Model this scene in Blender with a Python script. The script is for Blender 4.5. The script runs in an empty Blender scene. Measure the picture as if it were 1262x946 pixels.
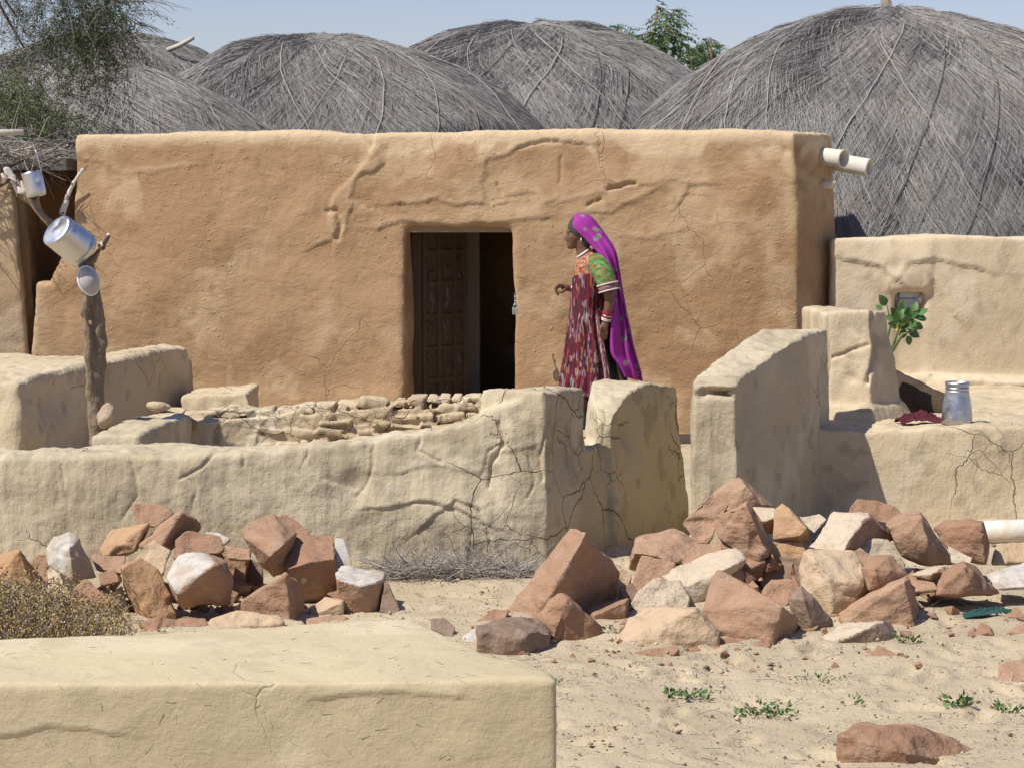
import bpy, bmesh, math, random
import numpy as np
from mathutils import Vector, Matrix, Quaternion
from mathutils.bvhtree import BVHTree

SC = bpy.context.scene
COL = SC.collection
R = math.radians
random.seed(7)
RNG = np.random.default_rng(11)

# ------------------------------------------------------------------ camera
F = 2970.0; CX = 631.0; CY = 473.0; CAMZ = 1.87
PITCH = math.atan((473 - 215) / F)
cam_d = bpy.data.cameras.new('camera'); cam = bpy.data.objects.new('camera', cam_d); COL.objects.link(cam)
cam_d.sensor_width = 36; cam_d.lens = F / 1262 * 36
cam_d.clip_start = 0.1; cam_d.clip_end = 3000
cam.location = (0, 0, CAMZ); cam.rotation_euler = (math.pi / 2 - PITCH, 0, 0)
SC.camera = cam

# ------------------------------------------------------------------ light
SUN = Vector((-0.50, -0.33, 0.80)).normalized()
world = bpy.data.worlds.new('World'); SC.world = world; world.use_nodes = True
nt = world.node_tree; nt.nodes.clear()
wo = nt.nodes.new('ShaderNodeOutputWorld'); wb = nt.nodes.new('ShaderNodeBackground'); sky = nt.nodes.new('ShaderNodeTexSky')
sky.sky_type = 'NISHITA'; sky.sun_disc = False
sky.sun_elevation = math.asin(SUN.z); sky.sun_rotation = math.atan2(SUN.x, SUN.y)
sky.altitude = 0; sky.air_density = 1.0; sky.dust_density = 0.3; sky.ozone_density = 2.0
wb.inputs[1].default_value = 0.064
tint = nt.nodes.new('ShaderNodeMix'); tint.data_type = 'RGBA'; tint.blend_type = 'MULTIPLY'; tint.inputs[0].default_value = 1
tint.inputs[7].default_value = (1.36, 1.27, 1.56, 1)          # the day's haze is paler and bluer than the clear-air model
nt.links.new(sky.outputs[0], tint.inputs[6]); nt.links.new(tint.outputs[2], wb.inputs[0]); nt.links.new(wb.outputs[0], wo.inputs[0])
sun_d = bpy.data.lights.new('sun', 'SUN'); sun_d.energy = 5.0; sun_d.angle = R(0.5); sun_d.color = (1.0, 0.955, 0.88)
sun = bpy.data.objects.new('sun', sun_d); COL.objects.link(sun)
sun.rotation_euler = SUN.to_track_quat('Z', 'Y').to_euler(); sun.location = (-6, -6, 12)
SC.view_settings.view_transform = 'Standard'; SC.view_settings.look = 'None'
SC.view_settings.exposure = 0.16; SC.view_settings.gamma = 1.0; SC.view_settings.use_curve_mapping = False
SC.cycles.max_bounces = 5; SC.cycles.diffuse_bounces = 3; SC.cycles.glossy_bounces = 2

# ------------------------------------------------------------------ pixel <-> world (for measuring positions off the photograph)
cp, sp_ = math.cos(PITCH), math.sin(PITCH)
def W(u, v, Y):
    x = (u - CX) / F; y = -(v - CY) / F
    d = Vector((x, cp + y * sp_, -sp_ + y * cp)); t = Y / d.y
    return Vector((d.x * t, Y, CAMZ + d.z * t))
def G(u, v, z=0.0):
    x = (u - CX) / F; y = -(v - CY) / F
    d = Vector((x, cp + y * sp_, -sp_ + y * cp)); t = (z - CAMZ) / d.z
    return Vector((d.x * t, d.y * t, z))
def project(P):
    P = np.asarray(P, float); z = P[:, 2] - CAMZ
    dep = P[:, 1] * cp - z * sp_; up = P[:, 1] * sp_ + z * cp
    return CX + F * P[:, 0] / dep, CY - F * up / dep

# ------------------------------------------------------------------ noise
def _h(ix, iy, iz, seed):
    n = (ix * 73856093) ^ (iy * 19349663) ^ (iz * 83492791) ^ (seed * 2654435761)
    n = n & 0xffffffff
    n = ((n >> 13) ^ n) * 1274126177 & 0xffffffff
    n = ((n >> 16) ^ n) & 0xffffffff
    return n / 4294967295.0
def vnoise(P, scale=1.0, seed=0):
    P = np.asarray(P, float) * scale + 1000.0
    i = np.floor(P).astype(np.int64); f = P - i; f = f * f * f * (f * (f * 6 - 15) + 10)
    x, y, z = i[:, 0], i[:, 1], i[:, 2]; r = 0
    for dx in (0, 1):
        for dy in (0, 1):
            for dz in (0, 1):
                w = (f[:, 0] if dx else 1 - f[:, 0]) * (f[:, 1] if dy else 1 - f[:, 1]) * (f[:, 2] if dz else 1 - f[:, 2])
                r = r + w * _h(x + dx, y + dy, z + dz, seed)
    return r * 2 - 1
def fbm(P, scale=1.0, oct=3, seed=0, gain=0.5):
    a, s, t = 1.0, scale, 0
    for k in range(oct):
        t = t + a * vnoise(P, s, seed + k * 17); a *= gain; s *= 2.03
    return t
def sstep(a, b, x):
    t = np.clip((x - a) / (b - a), 0, 1); return t * t * (3 - 2 * t)

# ------------------------------------------------------------------ object helpers
def tag(o, label=None, cat=None, group=None, kind=None):
    if label: o['label'] = label
    if cat: o['category'] = cat
    if group: o['group'] = group
    if kind: o['kind'] = kind
    return o
def thing(name, loc, label, cat, group=None, rz=0.0):
    o = bpy.data.objects.new(name, None); COL.objects.link(o)
    o.location = loc; o.rotation_euler = (0, 0, rz); o.empty_display_size = 0.1
    return tag(o, label, cat, group)
def link_mesh(name, me, mat, parent=None, origin=None):
    o = bpy.data.objects.new(name, me); COL.objects.link(o)
    if mat is not None:
        for m in (mat if isinstance(mat, (list, tuple)) else [mat]): me.materials.append(m)
    if parent is not None:
        o.parent = parent
        bpy.context.view_layer.update() if False else None
        pl = Matrix.Translation(parent.location) @ parent.rotation_euler.to_matrix().to_4x4()
        if parent.parent is not None:
            gp = parent.parent
            pl = (Matrix.Translation(gp.location) @ gp.rotation_euler.to_matrix().to_4x4()) @ pl
        me.transform(pl.inverted())
    elif origin is not None:
        me.transform(Matrix.Translation(-Vector(origin))); o.location = origin
    return o
def pymesh(name, V, Fc, smooth=True):
    me = bpy.data.meshes.new(name)
    me.from_pydata([tuple(v) for v in V], [], Fc); me.update()
    if smooth: me.polygons.foreach_set('use_smooth', [True] * len(me.polygons))
    return me
def npmesh(name, V, Q, smooth=False, tone=None):
    """V (n,3), Q (m,k) faces all with k corners"""
    V = np.asarray(V, np.float32); Q = np.asarray(Q, np.int32); m, k = Q.shape
    me = bpy.data.meshes.new(name)
    me.vertices.add(len(V)); me.vertices.foreach_set('co', V.ravel())
    me.loops.add(m * k); me.loops.foreach_set('vertex_index', Q.ravel())
    me.polygons.add(m); me.polygons.foreach_set('loop_start', np.arange(0, m * k, k, dtype=np.int32))
    me.polygons.foreach_set('loop_total', np.full(m, k, np.int32))
    if smooth: me.polygons.foreach_set('use_smooth', np.ones(m, bool))
    me.update(calc_edges=True); me.validate()
    if tone is not None:
        a = me.attributes.new('tone', 'FLOAT', 'POINT'); a.data.foreach_set('value', np.asarray(tone, np.float32))
    return me
class Geo:
    def __init__(s): s.V = []; s.F = []
    def add(s, V, Fc):
        b = len(s.V); s.V += [Vector(v) for v in V]; s.F += [tuple(i + b for i in f) for f in Fc]; return s
    def hexa(s, b4, t4):
        return s.add(list(b4) + list(t4), [(3, 2, 1, 0), (4, 5, 6, 7), (0, 1, 5, 4), (1, 2, 6, 5), (2, 3, 7, 6), (3, 0, 4, 7)])
    def box(s, lo, hi, rz=0, piv=None):
        x0, y0, z0 = lo; x1, y1, z1 = hi
        b = [Vector((x0, y0, z0)), Vector((x1, y0, z0)), Vector((x1, y1, z0)), Vector((x0, y1, z0))]
        t = [Vector((p.x, p.y, z1)) for p in b]
        if rz:
            c = Vector(piv) if piv else Vector(((x0 + x1) / 2, (y0 + y1) / 2, 0)); m = Matrix.Rotation(rz, 3, 'Z')
            b = [m @ (p - c) + c for p in b]; t = [m @ (p - c) + c for p in t]
        return s.hexa(b, t)
    def loft(s, rings, cap=True):
        n = len(rings[0]); b = len(s.V)
        for r in rings: s.V += [Vector(p) for p in r]
        for i in range(len(rings) - 1):
            for k in range(n):
                a0 = b + i * n + k; a1 = b + i * n + (k + 1) % n
                s.F.append((a0, a1, a1 + n, a0 + n))
        if cap:
            s.F.append(tuple(b + k for k in range(n - 1, -1, -1)))
            e = b + (len(rings) - 1) * n; s.F.append(tuple(e + k for k in range(n)))
        return s
    def tube(s, pts, rad, seg=8, cap=True):
        pts = [Vector(p) for p in pts]
        rad = rad if isinstance(rad, (list, tuple)) else [rad] * len(pts)
        rings = []; up = None
        for i, p in enumerate(pts):
            d = (pts[min(i + 1, len(pts) - 1)] - pts[max(i - 1, 0)]).normalized()
            if up is None: up = d.orthogonal().normalized()
            up = (up - d * up.dot(d)).normalized(); w = d.cross(up)
            rings.append([p + (up * math.cos(a) + w * math.sin(a)) * rad[i] for a in [2 * math.pi * k / seg for k in range(seg)]])
        return s.loft(rings, cap)
    def lathe(s, prof, seg=32, M=Matrix(), close=False):
        rings = [[M @ Vector((r * math.cos(a), r * math.sin(a), z)) for a in [2 * math.pi * k / seg for k in range(seg)]] for r, z in prof]
        return s.loft(rings, cap=not close)
    def ell(s, c, rx, ry, rz, M=None, seg=16, rn=10):
        c = Vector(c); M = M or Matrix.Identity(3); rings = []
        for i in range(rn + 1):
            t = math.pi * (0.02 + 0.96 * i / rn); q = math.sin(t)
            rings.append([c + M @ Vector((rx * q * math.cos(a), ry * q * math.sin(a), -rz * math.cos(t))) for a in [2 * math.pi * k / seg for k in range(seg)]])
        return s.loft(rings)
    def mesh(s, name, smooth=True): return pymesh(name, s.V, s.F, smooth)
    def build(s, name, mat, parent=None, smooth=True, origin=None, bevel=0, subsurf=0):
        me = s.mesh(name, smooth)
        bm = bmesh.new(); bm.from_mesh(me); bmesh.ops.recalc_face_normals(bm, faces=bm.faces); bm.to_mesh(me); bm.free()
        o = link_mesh(name, me, mat, parent, origin)
        if bevel:
            m = o.modifiers.new('bevel', 'BEVEL'); m.width = bevel; m.segments = 2; m.limit_method = 'ANGLE'
        if subsurf:
            m = o.modifiers.new('sub', 'SUBSURF'); m.levels = subsurf; m.render_levels = subsurf
        return o
def remesh(geo, voxel, smooth=0, fac=0.5):
    me = geo.mesh('tmp'); o = bpy.data.objects.new('tmp', me); COL.objects.link(o)
    bm = bmesh.new(); bm.from_mesh(me); bmesh.ops.recalc_face_normals(bm, faces=bm.faces); bm.to_mesh(me); bm.free()
    m = o.modifiers.new('r', 'REMESH'); m.mode = 'VOXEL'; m.voxel_size = voxel; m.use_smooth_shade = True
    if smooth:
        m = o.modifiers.new('s', 'SMOOTH'); m.factor = fac; m.iterations = smooth
    dg = bpy.context.evaluated_depsgraph_get(); dg.update()
    out = bpy.data.meshes.new_from_object(o.evaluated_get(dg))
    bpy.data.objects.remove(o); bpy.data.meshes.remove(me)
    out.polygons.foreach_set('use_smooth', [True] * len(out.polygons))
    return out
def get_co(me):
    a = np.empty(len(me.vertices) * 3, np.float32); me.vertices.foreach_get('co', a); return a.reshape(-1, 3).astype(float)
def get_no(me):
    a = np.empty(len(me.vertices) * 3, np.float32); me.vertices.foreach_get('normal', a); return a.reshape(-1, 3).astype(float)
def set_co(me, P):
    me.vertices.foreach_set('co', np.asarray(P, np.float32).ravel()); me.update()
def seg_dist(u, v, line):
    """distance to a polyline and the signed side (positive = left of travel, i.e. above for a left-to-right line in image space)"""
    best = np.full(u.shape, 1e9); side = np.zeros(u.shape)
    for (x0, y0), (x1, y1) in zip(line[:-1], line[1:]):
        dx, dy = x1 - x0, y1 - y0; L = dx * dx + dy * dy + 1e-9
        t = np.clip(((u - x0) * dx + (v - y0) * dy) / L, 0, 1)
        d = np.hypot(u - x0 - t * dx, v - y0 - t * dy); s = np.sign((v - y0) * dx - (u - x0) * dy)
        m = d < best; best = np.where(m, d, best); side = np.where(m, -s, side)
    return best, side
def relief(me, amp=0.02, scale=1.4, oct=3, seed=0, ledges=(), cracks=(), dents=(), facing=None, streak=0.0, mid=0.007, crumb=0.0035):
    """displace a mud mesh along its normals: broad undulation, plaster ledges, cracks and dents measured on the photograph.
    ledges: (line, amp, decay_px)  raised on the upper/left side of the line, dropping sharply across it"""
    P = get_co(me); N = get_no(me)
    d = amp * fbm(P, scale, oct, seed)
    rim = np.zeros(len(P)); d += crumb * sstep(.25, .8, N[:, 2]) * fbm(P, 26, 2, seed + 50)
    if streak: d += streak * vnoise(P * np.array([22, 22, 3.0]), 1.0, seed + 5)
    if ledges or cracks or dents:
        u, v = project(P)
        u = u + 4 * vnoise(P, 7, 3) + 1.2 * vnoise(P, 30, 4); v = v + 4 * vnoise(P, 7, 5) + 1.2 * vnoise(P, 30, 6)
        fac = sstep(0.15, 0.5, -N[:, 1]) if facing is None else sstep(0.1, 0.4, N @ np.array(facing))
        for line, a, dec in ledges:
            q, s = seg_dist(u, v, line)
            xs = [p[0] for p in line]; ys = [p[1] for p in line]
            e = np.exp(-(q / dec) ** 1.3)
            d += fac * a * e * sstep(-3.0, 3.0, q * s); rim = np.maximum(rim, fac * np.exp(-((q * s - 4) / 5.0) ** 2))
        for line, a, w in cracks:
            q, s = seg_dist(u, v, line); d -= fac * a * np.exp(-(q / w) ** 2)
        for cx, cy, rx, ry, a in dents:
            d += fac * a * np.exp(-((u - cx) / rx) ** 2 - ((v - cy) / ry) ** 2)
    d += mid * (0.55 * fbm(P, 5, 2, seed + 60) + 0.30 * vnoise(P, 19, seed + 63) + 0.18 * vnoise(P, 38, seed + 64))
    for nm, val in (('ta', sstep(-.35, .35, fbm(P, 1.1, 3, seed + 70))), ('tb', np.maximum(.8 * rim, sstep(0.1, 0.75, fbm(P + 0.15 * vnoise(P, 3, 9)[:, None], 3.0, 4, seed + 80)))),
                    ('td', sstep(0.35, 0.9, fbm(P, 11, 3, seed + 90))), ('crk', 0.5 + 0.5 * fbm(P, 1.5, 2, seed + 95) / 1.2), ('peb', sstep(0.1, 0.5, vnoise(P, 6, seed + 97)))):
        at = me.attributes.new(nm, 'FLOAT', 'POINT'); at.data.foreach_set('value', val.astype(np.float32))
    set_co(me, P + N * d[:, None]); return me

# ------------------------------------------------------------------ node helper
class NT:
    def __init__(s, name, disp=False):
        s.m = bpy.data.materials.new(name); s.m.use_nodes = True; s.t = s.m.node_tree; s.t.nodes.clear()
        s.out = s.n('ShaderNodeOutputMaterial'); s.b = s.n('ShaderNodeBsdfPrincipled'); s.l(s.b.outputs[0], s.out.inputs[0])
        s.b.inputs['Roughness'].default_value = 0.9; s.b.inputs['Specular IOR Level'].default_value = 0.2
        if disp: s.m.displacement_method = disp
        s.tc = s.n('ShaderNodeTexCoord'); s.P = s.tc.outputs['Object']
    def n(s, t, **k):
        x = s.t.nodes.new(t)
        for a, b in k.items(): setattr(x, a, b)
        return x
    def l(s, a, b): s.t.links.new(a, b)
    def put(s, sock, v):
        if hasattr(v, 'is_output') or hasattr(v, 'links'): s.l(v, sock)
        else:
            if isinstance(v, (tuple, list)) and len(v) == 3 and sock.type == 'RGBA': v = (*v, 1)
            sock.default_value = v
    def math(s, op, a, b=0.0, c=0.0, clamp=False):
        x = s.n('ShaderNodeMath', operation=op, use_clamp=clamp); s.put(x.inputs[0], a); s.put(x.inputs[1], b); s.put(x.inputs[2], c); return x.outputs[0]
    def noise(s, sc, det=3, rough=0.55, vec=None, dist=0.0, col=False):
        x = s.n('ShaderNodeTexNoise'); s.l(vec if vec is not None else s.P, x.inputs['Vector'])
        x.inputs['Scale'].default_value = sc; x.inputs['Detail'].default_value = det; x.inputs['Roughness'].default_value = rough; x.inputs['Distortion'].default_value = dist
        return x.outputs['Color' if col else 'Fac']
    def vor(s, sc, feat='F1', vec=None, rnd=1.0):
        x = s.n('ShaderNodeTexVoronoi', feature=feat); s.l(vec if vec is not None else s.P, x.inputs['Vector'])
        x.inputs['Scale'].default_value = sc; x.inputs['Randomness'].default_value = rnd; return x.outputs['Distance']
    def scale(s, v, vec=None):
        x = s.n('ShaderNodeVectorMath', operation='MULTIPLY'); s.l(vec if vec is not None else s.P, x.inputs[0]); x.inputs[1].default_value = v; return x.outputs[0]
    def warp(s, amt, sc, vec=None, det=2):
        c = s.noise(sc, det, col=True, vec=vec)
        a = s.n('ShaderNodeVectorMath', operation='SUBTRACT'); s.l(c, a.inputs[0]); a.inputs[1].default_value = (.5, .5, .5)
        b = s.n('ShaderNodeVectorMath', operation='SCALE'); s.l(a.outputs[0], b.inputs[0]); b.inputs['Scale'].default_value = amt
        d = s.n('ShaderNodeVectorMath', operation='ADD'); s.l(vec if vec is not None else s.P, d.inputs[0]); s.l(b.outputs[0], d.inputs[1]); return d.outputs[0]
    def ramp(s, v, a, b, smooth=True, lo=0.0, hi=1.0):
        x = s.n('ShaderNodeMapRange', interpolation_type='SMOOTHSTEP' if smooth else 'LINEAR')
        s.put(x.inputs[0], v); x.inputs[1].default_value = a; x.inputs[2].default_value = b; x.inputs[3].default_value = lo; x.inputs[4].default_value = hi; return x.outputs[0]
    def mix(s, f, a, b):
        x = s.n('ShaderNodeMix', data_type='RGBA'); s.put(x.inputs[0], f); s.put(x.inputs[6], a); s.put(x.inputs[7], b); return x.outputs[2]
    def sum(s, *t):
        r = t[0]
        for q in t[1:]: r = s.math('ADD', r, q)
        return r
    def bump(s, h, dist=1.0, strength=1.0):
        x = s.n('ShaderNodeBump'); x.inputs['Distance'].default_value = dist; x.inputs['Strength'].default_value = strength
        s.l(h, x.inputs['Height']); s.l(x.outputs[0], s.b.inputs['Normal'])
    def disp(s, h):
        x = s.n('ShaderNodeDisplacement'); x.inputs['Midlevel'].default_value = 0; x.inputs['Scale'].default_value = 1; s.l(h, x.inputs['Height']); s.l(x.outputs[0], s.out.inputs['Displacement'])
    def done(s, col, rough=None):
        s.put(s.b.inputs['Base Color'], col)
        if rough is not None: s.put(s.b.inputs['Roughness'], rough)
        return s.m

def mud_mat(name, ca, cb, cc, crack=0.5, crack_scale=2.0, peb=0.0, streak=0.0, pale_top=None, thresh=0.5, trowel=0.0, fa=1.0, spots=0.45):
    """clay plaster: ca/cb large tone patches, cc pale worn patches. Tone patches come from mesh attributes written by relief()"""
    k = NT(name)
    def at(n): x = k.n('ShaderNodeAttribute', attribute_name=n); return x.outputs['Fac']
    fine = k.noise(48, 3, 0.68); grain = k.noise(190, 1, 0.6)
    vec = k.warp(0.20, 3.2, det=4)
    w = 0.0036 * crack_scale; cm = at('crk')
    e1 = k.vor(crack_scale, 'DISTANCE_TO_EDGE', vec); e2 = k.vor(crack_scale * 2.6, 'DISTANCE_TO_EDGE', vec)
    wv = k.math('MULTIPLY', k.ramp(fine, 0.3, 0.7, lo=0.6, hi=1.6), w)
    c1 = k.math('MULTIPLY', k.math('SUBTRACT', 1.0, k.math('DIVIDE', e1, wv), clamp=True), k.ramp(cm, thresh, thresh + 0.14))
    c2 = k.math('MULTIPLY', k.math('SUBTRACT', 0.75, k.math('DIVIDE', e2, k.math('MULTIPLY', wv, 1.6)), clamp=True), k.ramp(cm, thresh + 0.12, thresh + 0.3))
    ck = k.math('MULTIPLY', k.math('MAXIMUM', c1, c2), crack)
    hs = [k.math('MULTIPLY', fine, 0.0048 * fa), k.math('MULTIPLY', grain, 0.0011 * fa), k.math('MULTIPLY', ck, -0.014)]
    if streak: hs.append(k.math('MULTIPLY', k.noise(1, 2, 0.6, vec=k.scale((42, 42, 8))), streak * 2))
    if trowel: hs.append(k.math('MULTIPLY', k.noise(1, 2, 0.62, vec=k.scale((9, 9, 30), vec)), trowel))
    if peb:
        hs.append(k.math('MULTIPLY', k.math('MULTIPLY', k.ramp(k.vor(19, 'F1', vec), 0.06, 0.22, lo=1.0, hi=0.0), at('peb')), peb))
    k.bump(k.sum(*hs))
    col = k.mix(at('ta'), ca, cb)
    col = k.mix(k.math('MULTIPLY', at('tb'), 0.8), col, cc)
    col = k.mix(k.math('MULTIPLY', k.ramp(fine, 0.42, 0.75), 0.3), col, cc)
    dk = tuple(0.62 * c for c in ca)
    col = k.mix(k.math('MULTIPLY', at('td'), spots), col, dk)
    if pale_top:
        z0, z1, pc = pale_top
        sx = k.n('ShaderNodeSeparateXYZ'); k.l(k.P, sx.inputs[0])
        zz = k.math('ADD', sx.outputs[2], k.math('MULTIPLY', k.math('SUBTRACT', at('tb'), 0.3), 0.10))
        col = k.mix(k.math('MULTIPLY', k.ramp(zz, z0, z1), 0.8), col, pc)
    col = k.mix(k.math('MULTIPLY', ck, 0.55), col, tuple(0.3 * c for c in ca))  # crack lines darkened in the colour too, part dirt, part painted-in shade
    return k.done(col, 0.95)
# ------------------------------------------------------------------ mud materials
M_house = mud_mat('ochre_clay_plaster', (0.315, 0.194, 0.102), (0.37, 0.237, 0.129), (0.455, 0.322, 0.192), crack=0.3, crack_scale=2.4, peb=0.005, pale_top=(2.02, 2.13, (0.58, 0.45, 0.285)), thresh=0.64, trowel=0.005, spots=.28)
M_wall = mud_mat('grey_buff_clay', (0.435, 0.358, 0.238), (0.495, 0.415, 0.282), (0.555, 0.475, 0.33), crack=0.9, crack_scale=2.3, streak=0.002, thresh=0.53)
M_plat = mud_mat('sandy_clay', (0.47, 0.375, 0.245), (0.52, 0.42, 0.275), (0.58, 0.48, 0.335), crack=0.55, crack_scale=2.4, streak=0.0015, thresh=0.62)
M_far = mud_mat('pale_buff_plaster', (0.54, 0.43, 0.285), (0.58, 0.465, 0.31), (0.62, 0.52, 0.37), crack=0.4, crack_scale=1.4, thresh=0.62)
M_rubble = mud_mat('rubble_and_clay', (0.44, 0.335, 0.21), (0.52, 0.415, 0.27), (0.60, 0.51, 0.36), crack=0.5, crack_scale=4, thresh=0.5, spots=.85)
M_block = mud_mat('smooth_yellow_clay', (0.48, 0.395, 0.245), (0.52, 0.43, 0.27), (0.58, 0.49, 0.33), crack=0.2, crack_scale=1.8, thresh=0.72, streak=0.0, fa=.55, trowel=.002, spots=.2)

def mud_thing(name, geo, voxel, smooth, mat, label, cat, origin, parent=None, group=None, **rel):
    me = remesh(geo, voxel, smooth); relief(me, **rel)
    o = link_mesh(name, me, mat, parent, origin if parent is None else None)
    if parent is None: tag(o, label, cat, group)
    return o
def wall_geo(stations, n=10, seed=0, rough=0.007, g=None):
    """stations: (x, y, ztop, wbase, wtop[, zbase]) along a centre line"""
    g = g or Geo(); rs = []
    S = [tuple(s) + ((-0.25,) if len(s) == 5 else ()) for s in stations]
    rnd = random.Random(seed)
    for a, b in zip(S[:-1], S[1:]):
        for i in range(n + (b is S[-1])):
            t = i / n; rs.append([a[k] * (1 - t) + b[k] * t for k in range(6)])
    rings = []
    for i, s in enumerate(rs):
        p = rs[max(i - 1, 0)]; q = rs[min(i + 1, len(rs) - 1)]
        d = Vector((q[0] - p[0], q[1] - p[1], 0)).normalized(); nn = Vector((-d.y, d.x, 0)); c = Vector((s[0], s[1], 0))
        zt = s[2] + rnd.uniform(-rough, rough); e = rnd.uniform(-rough, rough)
        rings.append([c + nn * s[3] / 2 + Vector((0, 0, s[5])), c - nn * s[3] / 2 + Vector((0, 0, s[5])),
                      c - nn * s[4] / 2 + Vector((0, 0, zt + e)), c + nn * s[4] / 2 + Vector((0, 0, zt))])
    return g.loft(rings)

# ------------------------------------------------------------------ ground: one sheet to the horizon
def axis(lo, hi, st, far):
    a = list(np.arange(lo, hi + 1e-6, st)); s = st
    x = hi
    while x < far: s *= 1.22; x += s; a.append(x)
    x = lo; s = st
    while x > -far: s *= 1.22; x -= s; a.insert(0, x)
    return np.array(a)
gx = axis(-3.6, 4.2, 0.02, 900); gy = axis(7.0, 17.0, 0.02, 1500)
X, Y = np.meshgrid(gx, gy); P = np.stack([X.ravel(), Y.ravel(), np.zeros(X.size)], 1)
near = np.exp(-np.maximum(0, np.hypot(P[:, 0], P[:, 1] - 11) - 9) / 10)
def ground_z(P):
    z = 0.03 * vnoise(P, 0.7, 41) + 0.016 * vnoise(P, 2.3, 42)
    z += 0.05 * np.exp(-((P[:, 0] - 1.0) / 0.9) ** 2 - ((P[:, 1] - 11.3) / 0.7) ** 2)
    z += 0.10 * sstep(17.0, 19.0, P[:, 1]) - 0.03
    return z
z = ground_z(P)
det = 0.008 * vnoise(P, 5, 43) + 0.006 * vnoise(P, 11, 44) + 0.003 * vnoise(P, 23, 45)
rg = np.random.default_rng(5)          # trodden footprints
for i in range(420):
    fx, fy = rg.uniform(-1.2, 3.2), rg.uniform(7.2, 12.5); an = rg.uniform(0, math.pi); s = rg.uniform(0.6, 1.1)
    i0, i1 = np.searchsorted(gx, [fx - .2, fx + .2]); j0, j1 = np.searchsorted(gy, [fy - .2, fy + .2])
    sx, sy = X[j0:j1, i0:i1] - fx, Y[j0:j1, i0:i1] - fy
    a = (sx * math.cos(an) + sy * math.sin(an)) / (0.10 * s); b = (-sx * math.sin(an) + sy * math.cos(an)) / (0.045 * s); r = a * a + b * b
    dd = -0.028 * np.exp(-r * r) + 0.010 * np.exp(-(r - 1.7) ** 2 * 2)
    zz = det.reshape(X.shape); zz[j0:j1, i0:i1] += dd * rg.uniform(0.3, 1.0)
P[:, 2] = z + det * near
nx, ny = len(gx), len(gy); idx = np.arange(nx * ny).reshape(ny, nx)
GBV = P.copy()
Q = np.stack([idx[:-1, :-1].ravel(), idx[:-1, 1:].ravel(), idx[1:, 1:].ravel(), idx[1:, :-1].ravel()], 1)
k = NT('dry_sand')
fine = k.noise(60, 3, 0.7); clod = k.noise(30, 3, 0.7); big = k.noise(1.3, 2, 0.6); mid = k.noise(7, 4, 0.65)
k.bump(k.sum(k.math('MULTIPLY', fine, 0.009), k.math('MULTIPLY', k.ramp(clod, 0.62, 0.75), 0.008)))
col = k.mix(k.ramp(big, 0.35, 0.65), (0.42, 0.34, 0.225), (0.49, 0.40, 0.27))
col = k.mix(k.math('MULTIPLY', k.ramp(mid, 0.45, 0.7), 0.5), col, (0.40, 0.315, 0.205))
col = k.mix(k.math('MULTIPLY', k.ramp(clod, 0.60, 0.72), 0.35), col, (0.33, 0.24, 0.15))
M_sand = k.done(col, 0.97)
GROUND = link_mesh('ground', npmesh('ground', P, Q, True), M_sand); tag(GROUND, 'bare trodden sand with footprints and crumbs of earth', 'ground', kind='structure')
GZ = P[:, 2].reshape(ny, nx)
def gz(x, y):
    i = int(np.clip(np.searchsorted(gx, x), 1, nx - 1)); j = int(np.clip(np.searchsorted(gy, y), 1, ny - 1)); return float(GZ[j, i])
def ghit(u, v):
    """where the sight line through image point (u, v) meets the sand"""
    z = 0.0
    for _ in range(12): p = G(u, v, z); z = gz(p.x, p.y)
    return Vector((p.x, p.y, z))

# ------------------------------------------------------------------ the ochre house (hollow, batter, doorway)
def Pt(u, v, Y): return W(u, v, Y)
HB0 = Vector((-3.44, 18.45, 0)); HB1 = Vector((2.15, 17.50, 0))       # front foot, left and right
hd = (HB1 - HB0).normalized(); hn = Vector((-hd.y, hd.x, 0))             # hn points into the house
if hn.y < 0: hn = -hn
def HP(s, q, z): return HB0 + hd * s + hn * q + Vector((0, 0, z))
LEN = (HB1 - HB0).length
def s_at(u, q=0.0, z=1.0):
    """distance along the front for image column u"""
    best = None
    for i in range(2001):
        s = LEN * i / 2000; p = HP(s, q, z); uu = CX + F * p.x / (p.y * cp - (p.z - CAMZ) * sp_)
        if best is None or abs(uu - u) < best[0]: best = (abs(uu - u), s)
    return best[1]
sd0, sd1 = s_at(499, 0.05), s_at(632, 0.05)
ZT = 2.185; DOOR_Z = 1.475; DEEP = 3.0; BAT = 0.10
def panel(g, s0, s1, z0, z1, q0b, q0t, q1, sl0=0.0, sl1=0.0):
    """wall piece; front face battered from q0b at z=0 to q0t at z=ZT; sl = slope of the ends along s"""
    qb = q0b + (q0t - q0b) * z0 / ZT; qt = q0b + (q0t - q0b) * z1 / ZT
    g.hexa([HP(s0 + sl0 * z0, qb, z0), HP(s1 - sl1 * z0, qb, z0), HP(s1 - sl1 * z0, q1, z0), HP(s0 + sl0 * z0, q1, z0)],
           [HP(s0 + sl0 * z1, qt, z1), HP(s1 - sl1 * z1, qt, z1), HP(s1 - sl1 * z1, q1, z1), HP(s0 + sl0 * z1, q1, z1)])
g = Geo()
panel(g, 0, sd0, -0.3, ZT, 0, BAT, 0.42, sl0=0.03)
panel(g, sd1, LEN, -0.3, ZT, 0, BAT, 0.42, sl1=0.07)
panel(g, sd0 - 0.02, sd1 + 0.02, DOOR_Z, ZT, 0, BAT, 0.42)
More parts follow.
